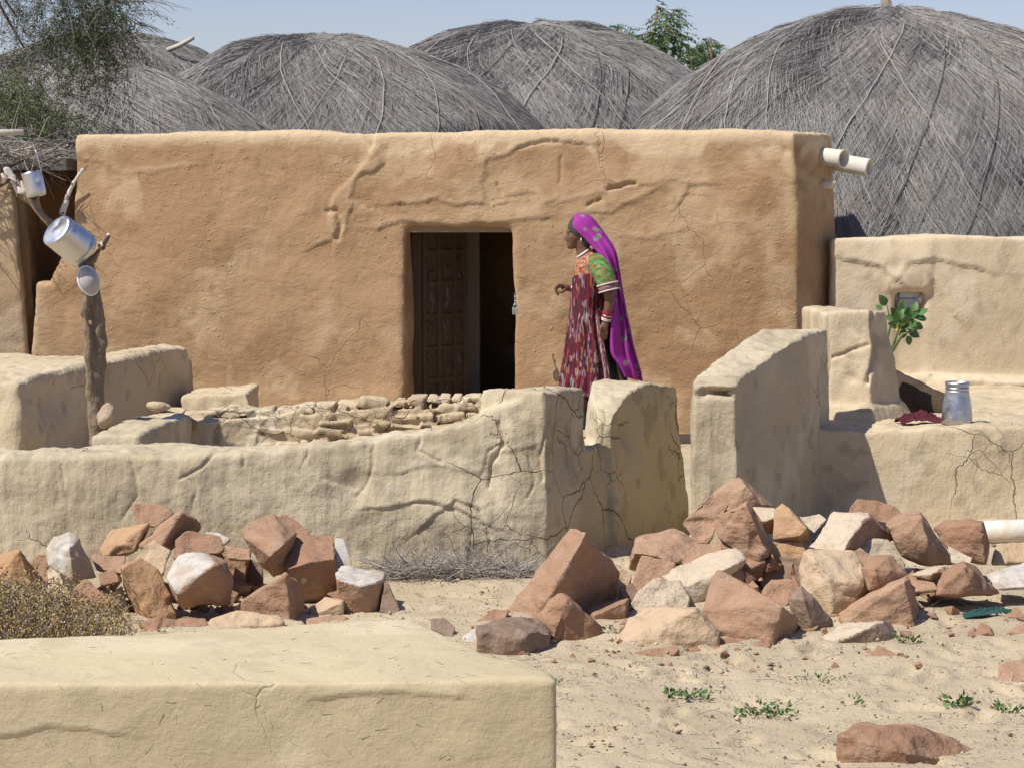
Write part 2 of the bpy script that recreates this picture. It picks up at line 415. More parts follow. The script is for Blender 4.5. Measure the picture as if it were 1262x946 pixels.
# right side wall splayed outward, as seen in the photograph
def hx(a, b, th, z1=ZT, lean=0.05):
    d = (b - a).normalized(); n = Vector((-d.y, d.x, 0)); o = n * th
    dn = Vector((0, 0, -0.3)); up = Vector((0, 0, z1))
    g.hexa([a + dn, b + dn, b + o + dn, a + o + dn], [a + n * lean + up, b + n * lean + up, b + o + up, a + o + up])
RB = Vector((2.56, 20.6, 0)); LB = HP(0.0, DEEP, 0)
C1 = Vector((2.50, 18.05, 0))
hx(HB1 + Vector((-0.02, 0.02, 0)), C1, 0.35, lean=0.10)
hx(C1 + Vector((0, -.03, 0)), RB, 0.40, lean=0.16)
hx(LB, HP(0.06, 0.16, 0), 0.40, lean=0.10)
hx(RB, LB, 0.40)
g.hexa([HP(.15, .18, ZT - .22), HP(LEN - .18, .18, ZT - .22), RB + Vector((-.2, -.15, ZT - .22)), LB + Vector((.2, -.15, ZT - .22))],
       [HP(.15, .14, ZT - .01), HP(LEN - .18, .14, ZT - .01), RB + Vector((-.2, -.15, ZT - .01)), LB + Vector((.2, -.15, ZT - .01))])
# low spur of plaster at the left foot
sp = [(33, 560), (37, 432), (44, 347), (62, 351), (76, 330), (88, 292), (100, 262), (150, 250), (150, 560)]
g.loft([[W(u, v, 18.455 + 0.046 * max(0, W(u, v, 18.45).z)) + Vector((0, dy, 0)) for u, v in sp] for dy in (0.0, 0.42)])
# plinth running along the foot of the front
for sa, sb in ((.2, sd0 - .01), (sd1 + .01, LEN + .02)):
    g.hexa([HP(sa, -0.10, -.3), HP(sb, -0.10, -.3), HP(sb, .3, -.3), HP(sa, .3, -.3)], [HP(sa, 0.0, .26), HP(sb, 0.0, .26), HP(sb, .3, .3), HP(sa, .3, .3)])
L = []; CK = []
L += [([(408, 292), (404, 262), (412, 240), (440, 218), (452, 190), (456, 180)][::-1], 0.0149, 30),
      ([(456, 180), (470, 200), (440, 222), (434, 244), (450, 252)][::-1], 0.0161, 30),
      ([(500, 250), (540, 246), (560, 252), (598, 250), (594, 225), (600, 202), (622, 196), (640, 182), (668, 176), (700, 176)], 0.0149, 34),
      ([(722, 178), (734, 200), (748, 224), (770, 232), (790, 230)], 0.0124, 30),
      ([(730, 262), (762, 258), (800, 240)], 0.0099, 20), ([(840, 245), (850, 228), (870, 228)], 0.0136, 14),
      ([(400, 300), (420, 290), (432, 262)], 0.0136, 18), ([(470, 280), (500, 272), (560, 276), (640, 270), (670, 270)], 0.0124, 16),
      ([(640, 240), (660, 236), (668, 250), (680, 246)], 0.0099, 16), ([(110, 200), (160, 215), (230, 205)], 0.0074, 40),
      ([(770, 290), (800, 292), (835, 286)], 0.0087, 14), ([(690, 250), (740, 236), (772, 234)], 0.0087, 14)]
CK += [([(404, 262), (416, 258), (420, 276), (412, 294)], 0.03, 3.2), ([(690, 196), (688, 226)], 0.0124, 2), ([(612, 226), (620, 240)], 0.0124, 2), ([(750, 232), (784, 228)], 0.03, 2.4), ([(740, 244), (726, 252)], .02, 2), ([(640, 182), (668, 175), (690, 176)], .02, 2)]
HOUSE = thing('mud_house', (-0.7, 19.3, 0), 'low flat roofed ochre mud house with rounded edges and an open doorway', 'house')
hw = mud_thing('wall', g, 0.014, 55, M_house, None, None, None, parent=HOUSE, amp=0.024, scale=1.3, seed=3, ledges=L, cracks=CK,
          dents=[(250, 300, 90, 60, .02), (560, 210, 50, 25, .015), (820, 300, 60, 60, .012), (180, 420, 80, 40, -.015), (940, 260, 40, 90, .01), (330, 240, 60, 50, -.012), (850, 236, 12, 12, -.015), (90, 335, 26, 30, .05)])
# ------------------------------------------------------------------ front courtyard wall: low run, rounded corner, return with a notch
g = Geo()
def top(u, v, Y): return W(u, v, Y).z
wall_geo([(-4.2, 11.80, 0.50, .50, .34), (-2.4, 11.72, top(0, 562, 11.7), .50, .34), (-1.2, 11.72, top(300, 553, 11.7), .48, .33), (-0.7, 11.72, top(440, 540, 11.7), .46, .32),
          (-0.25, 11.72, top(580, 522, 11.7), .45, .32), (-0.06, 11.72, top(640, 500, 11.7), .44, .31), (.08, 11.72, top(672, 484, 11.7), .43, .33), (.17, 11.72, top(684, 482, 11.7), .42, .34)], n=8, seed=1, g=g)
def rt(t): return (0.0 + .76 * t, 11.60 + 1.6 * t)
wall_geo([(*rt(.0), top(690, 482, 11.6), .40, .34), (*rt(.31), top(736, 480, 12.0), .40, .28)], n=4, seed=2, g=g)
wall_geo([(*rt(.22), .50, .39, .33), (*rt(.52), .50, .39, .33)], n=2, seed=3, g=g, rough=.004)
def rf(t, w): return (.20 + .76 * t - .9 * w / 2, 11.50 + 1.6 * t + .43 * w / 2)     # centre of a piece flush with the return's right face
wall_geo([(*rf(.415, .10), top(748, 520, 12.18), .13, .08), (*rf(.47, .16), top(760, 502, 12.25), .20, .13), (*rf(.57, .27), top(780, 482, 12.4), .31, .23), (*rf(.7, .36), top(798, 472, 12.65), .38, .30), (*rf(1.0, .38), top(838, 474, 13.15), .40, .30)], n=5, seed=4, g=g, rough=.004)
me = remesh(g, 0.0085, 30)
L = [([(470, 622), (520, 618), (560, 625), (592, 640)], .010, 26), ([(500, 578), (540, 572), (590, 588), (604, 560), (640, 552)], .007, 34),
     ([(430, 600), (400, 590), (388, 575)], .010, 24), ([(530, 640), (560, 616), (590, 622), (604, 660)], .013, 34)]
CK = [([(617, 518), (620, 545), (604, 572), (602, 600)], .0150, 2.0), ([(678, 500), (672, 540), (664, 560), (668, 590)], .0125, 1.8), ([(520, 530), (512, 555), (545, 570)], .0100, 1.6),
      ([(465, 535), (462, 560), (450, 600), (440, 610)], .0090, 1.5), ([(270, 552), (250, 575), (220, 590)], .0100, 1.6), ([(580, 656), (578, 690)], .0090, 1.6), ([(300, 555), (302, 572)], .0125, 2), ([(160, 570), (170, 610), (150, 640)], .0075, 1.6),
      ([(505, 620), (545, 625), (590, 638)], .0070, 1.5), ([(590, 625), (600, 650), (606, 672)], .0100, 1.6), ([(650, 560), (658, 590), (652, 612)], .0080, 1.5), ([(620, 545), (600, 555), (596, 575)], .0080, 1.5), ([(215, 558), (220, 580), (245, 600), (240, 625)], .0070, 1.4),
      ([(75, 572), (80, 600)], .0070, 1.5), ([(0, 566), (12, 560)], .0100, 2), ([(380, 548), (372, 580), (385, 600)], .0060, 1.4), ([(690, 560), (700, 530), (696, 500)], .0060, 1.5), ([(744, 560), (748, 500)], .0070, 1.6)]
relief(me, amp=0.028, scale=1.7, seed=21, ledges=L, cracks=CK, mid=.009, dents=[(440, 600, 20, 20, -.03), (600, 600, 30, 36, -.02), (560, 640, 40, 26, .02), (778, 535, 5, 22, -.06)], streak=0.004, facing=(0.3, -0.9, 0))
o = link_mesh('courtyard_wall', me, M_wall, None, (-0.9, 11.65, 0)); tag(o, 'long cracked grey mud wall across the middle whose right end turns back and has a notch', 'wall')

# ------------------------------------------------------------------ entrance wall right of the gap, sloping up towards the back
g = Geo()
wall_geo([(0.99, 11.72, top(885, 474, 11.72), .28, .22), (1.03, 11.95, top(900, 462, 11.95), .30, .25), (1.24, 12.42, top(940, 432, 12.4), .33, .27), (1.46, 12.95, top(985, 409, 12.95), .34, .27), (1.66, 13.5, top(1008, 402, 13.5), .34, .25)], n=8, seed=6, g=g, rough=.004)
me = remesh(g, 0.009, 60)
relief(me, amp=0.022, scale=2.0, seed=31, streak=0.004, facing=(-.3, -.9, 0), cracks=[([(868, 478), (915, 488)], .03, 4)], dents=[(890, 484, 24, 5, -.05), (880, 475, 22, 6, .02), (1000, 404, 26, 8, .02)])
o = link_mesh('entrance_wall', me, M_wall, None, (1.3, 12.6, 0)); tag(o, 'buff mud wall right of the entrance gap, rising towards the back with a hollow in its near end', 'wall')

# ------------------------------------------------------------------ broad bench wall to the right with the pillar on it
g = Geo()
zt = 0.49
wall_geo([(1.35, 13.62, zt, 1.1, .92), (2.2, 13.58, zt, 1.08, .92), (3.2, 13.55, zt + .01, 1.08, .92), (5.2, 13.45, zt, 1.1, .92)], n=10, seed=8, g=g, rough=.008)
me = remesh(g, 0.012, 18)
relief(me, amp=0.022, scale=1.6, seed=33, streak=0.001, facing=(0, -1, 0), dents=[(1230, 545, 10, 14, .02)])
o = link_mesh('bench_wall', me, M_plat, None, (2.8, 13.5, 0)); tag(o, 'broad sandy mud bench wall at the right on which the steel can stands', 'wall')
g = Geo()
b = [W(1019, 512, 13.75), W(1075, 515, 13.62), W(1115, 508, 13.9), W(1062, 505, 14.1)]
t = [W(1021, 383, 13.8), W(1072, 381, 13.74), W(1094, 382, 13.92), W(1062, 380, 14.06)]
g.hexa([Vector((p.x, p.y, .40)) for p in b], t)
b2 = [Vector((p.x + (p.x - 2.02) * .3, p.y + (p.y - 13.85) * .3, .42)) for p in b]; t2 = [Vector((p.x, p.y, .56)) for p in b]
g.hexa(b2, t2)
me = remesh(g, 0.010, 30)
relief(me, amp=0.014, scale=3, seed=35, streak=0.002, facing=(.3, -.9, 0), cracks=[([(1075, 385), (1080, 420), (1077, 450), (1070, 470)], .035, 3), ([(1020, 440), (1050, 430), (1070, 425)], .015, 2)], dents=[(1049, 466, 8, 6, -.015)])
o = link_mesh('mud_pillar', me, M_plat, None, (2.0, 13.85, .49)); tag(o, 'stubby tapering mud pillar with a vertical crack, standing on the bench wall', 'pillar')
# low parapet linking the house corner and the pillar
g = Geo()
wall_geo([(2.21, 17.35, top(992, 378, 17.3), .33, .26), (2.17, 16.4, top(1010, 381, 16.4), .33, .26), (2.13, 15.5, top(1000, 384, 15.5), .33, .26)], n=6, seed=9, g=g)
mud_thing('parapet_wall', g, 0.014, 16, M_plat, 'low pale parapet behind the pillar, running back to the right corner of the ochre house', 'wall', (2.0, 16.4, 0), amp=.02, scale=2, seed=36)

# ------------------------------------------------------------------ pale compound wall at the back right, with a small opening
g = Geo()
yb, x0, x1 = 17.8, 2.36, 8.0
wu0, wu1, wv0, wv1 = 1101, 1140, 357, 388
q0, q1 = W(wu0, wv0, yb), W(wu1, wv1, yb)
topz = lambda u: 1.345
def hb(xa, xb, za, zb, dy=.34): g.hexa([Vector((xa, yb - .05, za)), Vector((xb, yb - .05, za)), Vector((xb, yb + dy, za)), Vector((xa, yb + dy, za))], [Vector((xa, yb, zb)), Vector((xb, yb, zb)), Vector((xb, yb + dy, zb)), Vector((xa, yb + dy, zb))])
hb(x0, q0.x, -.2, 1.395); hb(q1.x, x1, -.2, 1.41); hb(q0.x - .02, q1.x + .02, -.2, q1.z); hb(q0.x - .02, q1.x + .02, q0.z, 1.40)
g.hexa([Vector((x0, yb - .30, .0)), Vector((x1, yb - .30, .0)), Vector((x1, yb, -.2)), Vector((x0, yb, -.2))], [Vector((x0, yb - .12, .35)), Vector((x1, yb - .12, .35)), Vector((x1, yb, .38)), Vector((x0, yb, .38))])
me = remesh(g, 0.018, 14)
relief(me, amp=0.022, scale=1.0, seed=51, facing=(0, -1, 0), ledges=[([(1050, 322), (1085, 330), (1104, 345)], .022, 20), ([(1108, 340), (1118, 326), (1150, 320), (1200, 330)], .018, 26), ([(1110, 474), (1150, 468), (1180, 475), (1262, 476)], .035, 12), ([(1150, 350), (1165, 370), (1175, 385)], .02, 20)],
       dents=[(1104, 332, 10, 12, -.03)])
BW = thing('compound_wall', (3.6, 17.9, 0), 'pale buff mud wall at the back right with a tiny square opening', 'wall')
link_mesh('wall', me, M_far, BW)
k = NT('blue_grey_slate'); M_slate = k.done(k.mix(k.noise(9, 3), (0.36, 0.42, 0.46), (0.46, 0.52, 0.55)), .7)
k = NT('pale_stone'); k.bump(k.noise(30, 4), .01); M_pale = k.done(k.mix(k.noise(6, 5, .7), (0.46, 0.40, 0.33), (0.70, 0.66, 0.60)), .9)
k = NT('red_clay'); k.bump(k.noise(30, 4), .01); M_brick = k.done(k.mix(k.noise(6, 5, .7), (0.42, 0.20, 0.12), (0.5, 0.28, 0.18)), .9)
g = Geo(); a, b = W(1104, 352, yb + .22), W(1129, 392, yb + .22); midz = W(1104, 366, yb + .22).z
g.box((a.x, yb + .07, b.z), (b.x, yb + .12, midz - .006)); g.box((a.x, yb + .05, midz + .006), (b.x, yb + .12, a.z)); g.build('blocking_slab', M_slate, BW, bevel=.004)
g = Geo(); a = W(1135, 368, yb + .08); g.ell(a, .045, .05, .045, seg=10, rn=6); me = remesh(g, .008, 1); relief(me, amp=.01, scale=20, seed=4); link_mesh('stone_infill', me, M_pale, BW)
g = Geo(); a = W(1130, 395, yb + .18); g.box((a.x - .01, yb + .06, a.z - .02), (a.x + .10, yb + .16, a.z + .13)); g.build('brick_infill', M_brick, BW, bevel=.006)

g = Geo()
g.hexa([Vector((2.0, 13.9, -.3)), Vector((7.8, 13.8, -.3)), Vector((7.8, 18.1, -.3)), Vector((2.0, 18.1, -.3))],
       [Vector((2.0, 13.9, .27)), Vector((7.8, 13.8, .27)), Vector((7.8, 18.1, .335)), Vector((2.0, 18.1, .335))])
me = remesh(g, 0.022, 3); relief(me, amp=.022, scale=1.4, seed=91, mid=.02)
o = link_mesh('terrace', me, M_plat, None, (4, 16, 0)); tag(o, 'raised trodden earth yard between the bench wall and the pale back wall', 'ground', kind='structure')

# ------------------------------------------------------------------ left neighbour building with brushwood eave
g = Geo()
nY = 18.5
def nb(u, v, Y=nY): return W(u, v, Y)
c0 = nb(40, 440); c1 = nb(11, 205)
g.hexa([Vector((-6.5, nY, -.3)), Vector((c0.x + .03, nY, -.3)), Vector((c0.x - .05, 21.5, -.3)), Vector((-6.5, 21.5, -.3))],
       [Vector((-6.5, nY + .06, c1.z)), Vector((c1.x, nY + .06, c1.z)), Vector((c1.x + .06, 21.5, c1.z + .06)), Vector((-6.5, 21.5, c1.z + .06))])
NB = thing('neighbour_house', (-5, 19.4, 0), 'tan mud house cut off by the left edge, with a brushwood roof edge', 'house')
M_brown = mud_mat('brown_stone_and_side_shade', (0.20, 0.125, 0.065), (0.25, 0.16, 0.085), (0.30, 0.20, 0.11), crack=0.3, crack_scale=2, thresh=0.6, streak=.003)  # darker brown that carries the shade of the neighbour's side face
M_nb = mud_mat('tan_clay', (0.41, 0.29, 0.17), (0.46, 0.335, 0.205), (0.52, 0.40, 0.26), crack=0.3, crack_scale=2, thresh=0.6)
mud_thing('wall', g, 0.02, 6, M_nb, None, None, None, parent=NB, amp=.03, scale=1.2, seed=60)
g = Geo(); g.hexa([Vector((c0.x - .02, 18.62, -.2)), Vector((c0.x + .07, 18.64, -.2)), Vector((c0.x + .02, 21.6, -.2)), Vector((c0.x - .1, 21.6, -.2))],
                  [Vector((c1.x - .02, 18.67, c1.z - .04)), Vector((c1.x + .06, 18.69, c1.z - .04)), Vector((c1.x + .12, 21.6, c1.z)), Vector((c1.x - .02, 21.6, c1.z))])
mud_thing('side_shade_slab', g, 0.016, 2, M_brown, None, None, None, parent=NB, amp=.015, scale=2.2, seed=63)  # thin dark slab over the side: its shade is put into the colour

# ------------------------------------------------------------------ raised bench at left with shaded side
g = Geo()
zb = 0.60
g.hexa([Vector((-6.5, 14.85, -.3)), Vector((-3.02, 14.85, -.3)), Vector((-2.22, 17.6, -.3)), Vector((-6.5, 17.9, -.3))],
       [Vector((-6.5, 14.95, zb - .05)), Vector((-3.10, 14.98, zb - .05)), Vector((-2.34, 17.6, zb - .06)), Vector((-6.5, 17.9, zb - .06))])
wall_geo([(-3.18, 15.0, zb - .02, .30, .22, .2), (-2.85, 16.2, zb + .02, .30, .24, .2), (-2.46, 17.5, zb + .035, .32, .24, .2)], n=6, seed=12, g=g)
me = remesh(g, 0.013, 42)
relief(me, amp=.025, scale=1.9, seed=61, streak=.003, facing=(.5, -.8, 0), dents=[(60, 490, 34, 30, -.05), (20, 500, 20, 40, .03)])
o = link_mesh('raised_bench', me, M_plat, None, (-4.2, 16.2, 0)); tag(o, 'raised mud bench at the left beside the ochre house, its long side in shade', 'bench')
g = Geo()
a = W(232, 500, 16.95); b = W(316, 500, 16.85)
g.hexa([Vector((a.x, 16.75, -.2)), Vector((b.x + .02, 16.65, -.2)), Vector((b.x, 17.4, -.2)), Vector((a.x, 17.4, -.2))],
       [Vector((a.x - .02, 16.8, W(0, 488, 16.8).z)), Vector((b.x - .05, 16.7, W(0, 484, 16.7).z)), Vector((b.x - .04, 17.4, W(0, 484, 16.7).z)), Vector((a.x, 17.4, W(0, 488, 16.8).z))])
mud_thing('mud_step', g, 0.011, 9, M_plat, 'small mud step at the foot of the ochre wall beside the raised bench', 'step', ((a.x + b.x) / 2, 17.05, 0), amp=.02, scale=4, seed=62)

# ------------------------------------------------------------------ low unplastered rubble wall in the courtyard
g = Geo()
rr = random.Random(3)
core = [(-2.05, 14.15), (-1.2, 14.25), (-.4, 14.3), (.16, 14.32)]
wall_geo([(-2.05, 14.15, top(200, 512, 14.15) - .03, .24, .22), (-1.2, 14.25, top(380, 503, 14.2) - .03, .26, .22), (-.4, 14.3, top(560, 493, 14.3) - .03, .26, .22), (.14, 14.32, top(655, 490, 14.3) - .03, .2, .2)], n=8, seed=13, g=g)
for row in range(8):
    x = -2.1 + rr.uniform(0, .05)
    while x < .16:
        t = (x + 2.05) / 2.2; w = rr.uniform(.03, .19); h = rr.uniform(.018, .046); zc = top(200 + 455 * t, 512 - 22 * t, 14.2) + .004 - row * .041 + rr.uniform(-.014, .014)
        y = 14.14 + .07 * t + rr.uniform(-.03, .016) - .012 * row; a = rr.uniform(-.16, .16)
        vs = [Vector((x + (sx > 0) * w + rr.uniform(-.008, .008) - a * sz * .1, y + (0 if sy < 0 else (.34 if row == 0 else .12)), zc + sz * h / 2 + a * (sx * w / 2) + rr.uniform(-.004, .004))) for sz in (-1, 1) for sx, sy in ((-1, -1), (1, -1), (1, 1), (-1, 1))]
        g.hexa(vs[:4], vs[4:]); x += w + rr.uniform(.002, .024)
me = remesh(g, 0.0065, 8)
relief(me, amp=.008, scale=6, seed=71, mid=.014, crumb=.001)
o = link_mesh('rubble_wall', me, M_rubble, None, (-1, 14.25, 0)); tag(o, 'low crumbling wall of rough stones and clay inside the courtyard, in front of the doorway', 'wall')
g = Geo()
wall_geo([(-1.98, 13.95, top(200, 510, 13.95), .30, .24), (-2.1, 13.5, top(160, 522, 13.5), .32, .26), (-2.18, 13.15, top(150, 535, 13.15), .34, .28)], n=6, seed=14, g=g)
me = remesh(g, 0.0105, 18); relief(me, amp=.022, scale=3, seed=72)
o = link_mesh('stub_wall', me, M_wall, None, (-2.1, 13.5, 0)); tag(o, 'short rounded mud stub wall just right of the forked post', 'wall')

# ------------------------------------------------------------------ foreground platform, bottom left
g = Geo()
zf = 0.50
fA = G(685, 836, zf); bA = G(506, 760, zf); bL = G(-60, 788, zf); fL = G(-60, 842, zf)
bL2 = bL + (bL - bA) * 1.0; fL2 = fL + (fL - fA) * 1.0
mid = G(636, 812, zf)
g.hexa([Vector((p.x, p.y, -.4)) for p in (fL2, fA + Vector((.02, -.01, 0)), bA, bL2)], [fL2, fA, bA, bL2])
g.hexa([Vector((p.x, p.y, -.4)) for p in (fA, fA + Vector((.012, .1, 0)), mid + Vector((.03, .06, 0)), mid + Vector((-.2, 0, 0)))], [fA + Vector((0, 0, -.003)), fA + Vector((-.005, .1, -.003)), mid + Vector((.02, .05, -.003)), mid + Vector((-.2, 0, -.003))])
me = remesh(g, 0.0085, 16)
relief(me, amp=.009, scale=2.2, oct=3, mid=.003, crumb=.0006, seed=81, facing=(0, -1, 0), ledges=[([(0, 905), (60, 890), (130, 900)], .006, 30), ([(400, 860), (480, 850), (560, 858)], .006, 20)])
o = link_mesh('foreground_platform', me, M_block, None, (-1.2, 7.0, 0)); tag(o, 'smooth yellowish mud platform in the bottom left foreground', 'platform')

g = Geo(); p = W(196, 500, 14.2); g.ell(p, .075, .05, .028, Matrix.Rotation(.1, 3, 'Y'), 12, 8); me = remesh(g, .007, 1); relief(me, amp=.012, scale=9, seed=77)
o = link_mesh('stone', me, M_rubble, None, p); tag(o, 'small loose stone lying on the left end of the rubble wall', 'stone')
g = Geo(); p = W(222, 522, 14.02); g.ell(p, .10, .05, .05, None, 8, 5); me = remesh(g, .007, 1); relief(me, amp=.012, scale=7, seed=78)
o = link_mesh('stone', me, M_brown, None, p); tag(o, 'dark brown stone set in the left end of the rubble wall', 'stone')
# ------------------------------------------------------------------ thatched round huts behind
k = NT('grey_straw'); ta = k.n('ShaderNodeAttribute', attribute_name='tone').outputs['Fac']
cl = k.noise(2.2, 3, .6)
c1 = k.mix(ta, (0.23, 0.218, 0.205), (0.42, 0.40, 0.372)); c1 = k.mix(k.math('MULTIPLY', k.ramp(cl, .4, .65), .5), c1, k.mix(ta, (0.18, 0.16, 0.14), (0.40, 0.355, 0.31)))
M_straw = k.done(c1, .85)
k = NT('weathered_thatch'); v = k.scale((30, 30, 6)); n1 = k.noise(1, 4, .7, vec=v); k.bump(n1, .06)
M_thatch = k.done(k.mix(n1, (0.12, 0.112, 0.105), (0.25, 0.235, 0.22)), .95)
k = NT('pale_rope'); M_rope = k.done(k.mix(k.noise(8, 2), (0.30, 0.28, 0.25), (0.44, 0.41, 0.37)), .9)
k = NT('dark_twig_rope'); M_drope = k.done(k.mix(k.noise(8, 2), (0.10, 0.09, 0.08), (0.2, 0.18, 0.16)), .9)
k = NT('weathered_wood'); n1 = k.noise(1, 4, .7, vec=k.scale((40, 40, 5))); k.bump(n1, .02)
M_wood = k.done(k.mix(n1, (0.16, 0.125, 0.09), (0.42, 0.35, 0.27)), .9)
k = NT('pale_peeled_wood'); n1 = k.noise(1, 4, .7, vec=k.scale((30, 30, 30))); k.bump(n1, .006)
M_palewood = k.done(k.mix(n1, (0.42, 0.36, 0.29), (0.66, 0.61, 0.53)), .9)

PROF = np.array([(0, 0), (.45, .03), (1.05, .19), (1.53, .43), (1.94, .71), (2.34, 1.11), (2.55, 1.55), (2.70, 2.0), (2.80, 2.45)])
def hut(name, u, vtop, Y, sr, sz, seed, label, n=26000, wall_h=None, ropes=20, post=True, flat=1.0, group='thatched huts behind the mud walls', tone=(0, 1), lenf=1.0, width=.011, dx=0, zmin=None):
    c = W(u, vtop, Y); rnd = np.random.default_rng(seed)
    base = Vector((c.x, Y, gz(c.x, Y)))
    H = thing(name, base, label, 'hut', group)
    pr = PROF * np.array([sr, sz]); pr[:, 1] *= flat
    s_ = np.concatenate([[0], np.cumsum(np.hypot(*np.diff(pr, axis=0).T))]); L = s_[-1]
    def surf(th, s, off=0.0):
        r = np.interp(s, s_, pr[:, 0]); dz = np.interp(s, s_, pr[:, 1])
        q = np.stack([np.cos(th) * 2, np.sin(th) * 2, s * 0.8], 1)
        lump = 1 + 0.035 * fbm(q, 1.0, 3, seed); bz = 0.07 * sr * fbm(q + 7, 1.3, 2, seed)
        e = 0.02 * sr; ds = np.interp(s + .05, s_, pr[:, 1]) - np.interp(s - .05, s_, pr[:, 1]); dr = np.interp(s + .05, s_, pr[:, 0]) - np.interp(s - .05, s_, pr[:, 0])
        nl = np.hypot(ds, dr) + 1e-6; nr, nz = ds / nl, dr / nl
        rr_ = r * lump + off * nr
        return np.stack([c.x + rr_ * np.cos(th), Y + rr_ * np.sin(th), c.z - dz + bz + off * nz], 1)
    # body of the thatch
    nth, ns = 140, 60
    th, ss = np.meshgrid(np.linspace(0, 2 * math.pi, nth, endpoint=False), np.linspace(0.001, L, ns))
    V = surf(th.ravel(), ss.ravel(), -0.03); V += 0.02 * vnoise(V, 9, seed)[:, None]
    idx = np.arange(nth * ns).reshape(ns, nth); nx_ = np.roll(idx, -1, 1)
    Qd = np.stack([idx[:-1].ravel(), idx[1:].ravel(), nx_[1:].ravel(), nx_[:-1].ravel()], 1)
    # straws
    N = int(n * 2.8); front = rnd.random(N) < .92
    th0 = np.where(front, -math.pi / 2 + rnd.uniform(-1.75, 1.75, N), rnd.uniform(0, 2 * math.pi, N))
    s0 = L * np.sqrt(rnd.uniform(0.0, 1.0, N)) * .99 - .05; s0 = np.maximum(s0, 0.02)
    ln = rnd.uniform(.14, .5, N) * lenf; K = 4
    # bundles share a direction
    key = np.stack([np.cos(th0) * 3, np.sin(th0) * 3, s0 * 2.2], 1)
    dev = 0.18 * vnoise(key, 1.6, seed + 5) + rnd.normal(0, .12, N)
    lift0 = rnd.uniform(-.01, .03, N) + .008 * vnoise(key, 3, seed + 6); lift1 = lift0 + np.abs(rnd.normal(0, .014, N))
    pts = []
    for j in range(K):
        t = j / (K - 1); sj = s0 + ln * t * np.cos(dev); r_ = np.maximum(np.interp(sj, s_, pr[:, 0]), .25)
        thj = th0 + ln * t * np.sin(dev + .3 * t * np.sign(dev)) / r_
        over = np.maximum(0, sj - L)
        p = surf(thj, np.minimum(sj, L), lift0 * (1 - t) + lift1 * t); p[:, 2] -= over; pts.append(p)
    wv = rnd.uniform(.6, 1.4, N) * width * .47
    d = pts[-1] - pts[0]; d /= np.linalg.norm(d, axis=1)[:, None] + 1e-9
    view = np.stack([c.x + 0 * th0, Y + 0 * th0, c.z + 0 * th0], 1) - pts[0]; rv = rnd.normal(0, .6, (N, 3)); out = -view / np.linalg.norm(view, axis=1)[:, None] + rv * .5
    sd = np.cross(d, out); sd /= np.linalg.norm(sd, axis=1)[:, None] + 1e-9
    b0 = len(V); SV = np.empty((N, K, 2, 3))
    for j in range(K):
        w = (wv * (1 - .5 * j / (K - 1)))[:, None]; SV[:, j, 0] = pts[j] - sd * w / 2; SV[:, j, 1] = pts[j] + sd * w / 2
    base_i = (np.arange(N) * K * 2)[:, None] + b0
    Qs = np.concatenate([base_i + np.array([[2 * j, 2 * j + 1, 2 * j + 3, 2 * j + 2]]) for j in range(K - 1)])
    tn = np.clip(rnd.beta(1.6, 2.2, N) * .9 + .25 * vnoise(key, 1.1, seed + 9), 0, 1) * (tone[1] - tone[0]) + tone[0]
    VV = np.concatenate([V, SV.reshape(-1, 3)]); tt = np.concatenate([np.zeros(len(V)), np.repeat(tn, K * 2)])
    me = npmesh(name + '_thatch', VV, np.concatenate([Qd, Qs]), False, tt)
    o = link_mesh('thatch', me, [M_thatch, M_straw], H)
    mi = np.zeros(len(me.polygons), np.int32); mi[len(Qd):] = 1; me.polygons.foreach_set('material_index', mi)
    # net of ropes and battens lying over it
    rr_ = random.Random(seed)
    for i in range(ropes):
        a0 = -math.pi / 2 + (i - ropes / 2 + .5) * (3.0 / ropes) + rr_.uniform(-.06, .06)
        dirn = 1 if i % 2 else -1; tw = rr_.uniform(.6, .95) * dirn; m = 22
        tt_ = np.linspace(rr_.uniform(.26, .36), rr_.uniform(.85, .99), m); tha = a0 + tw * (tt_ - .5) + 0.004 * np.array([rr_.uniform(-1, 1) for _ in range(m)])
        pp = surf(tha, tt_ * L, .045)
        g = Geo(); g.tube(pp, [.0062 * rr_.uniform(.8, 1.3) * (Y / 25) * .8] * m, 5); g.build('rope', M_rope if rr_.random() < .5 else M_drope, H)
    zb_ = c.z - pr[-1, 1]
    g = Geo(); g.lathe([(pr[-1, 0] * .86, base.z - .1), (pr[-1, 0] * .86, zb_ + .35)], 40, Matrix.Translation((c.x, Y, 0)))
    g.build('round_wall', M_wood if False else M_far2, H)
    return H, c, pr
k = NT('hut_clay'); M_far2 = k.done(k.mix(k.noise(3, 3), (0.40, 0.31, 0.2), (0.5, 0.4, 0.27)), .95)

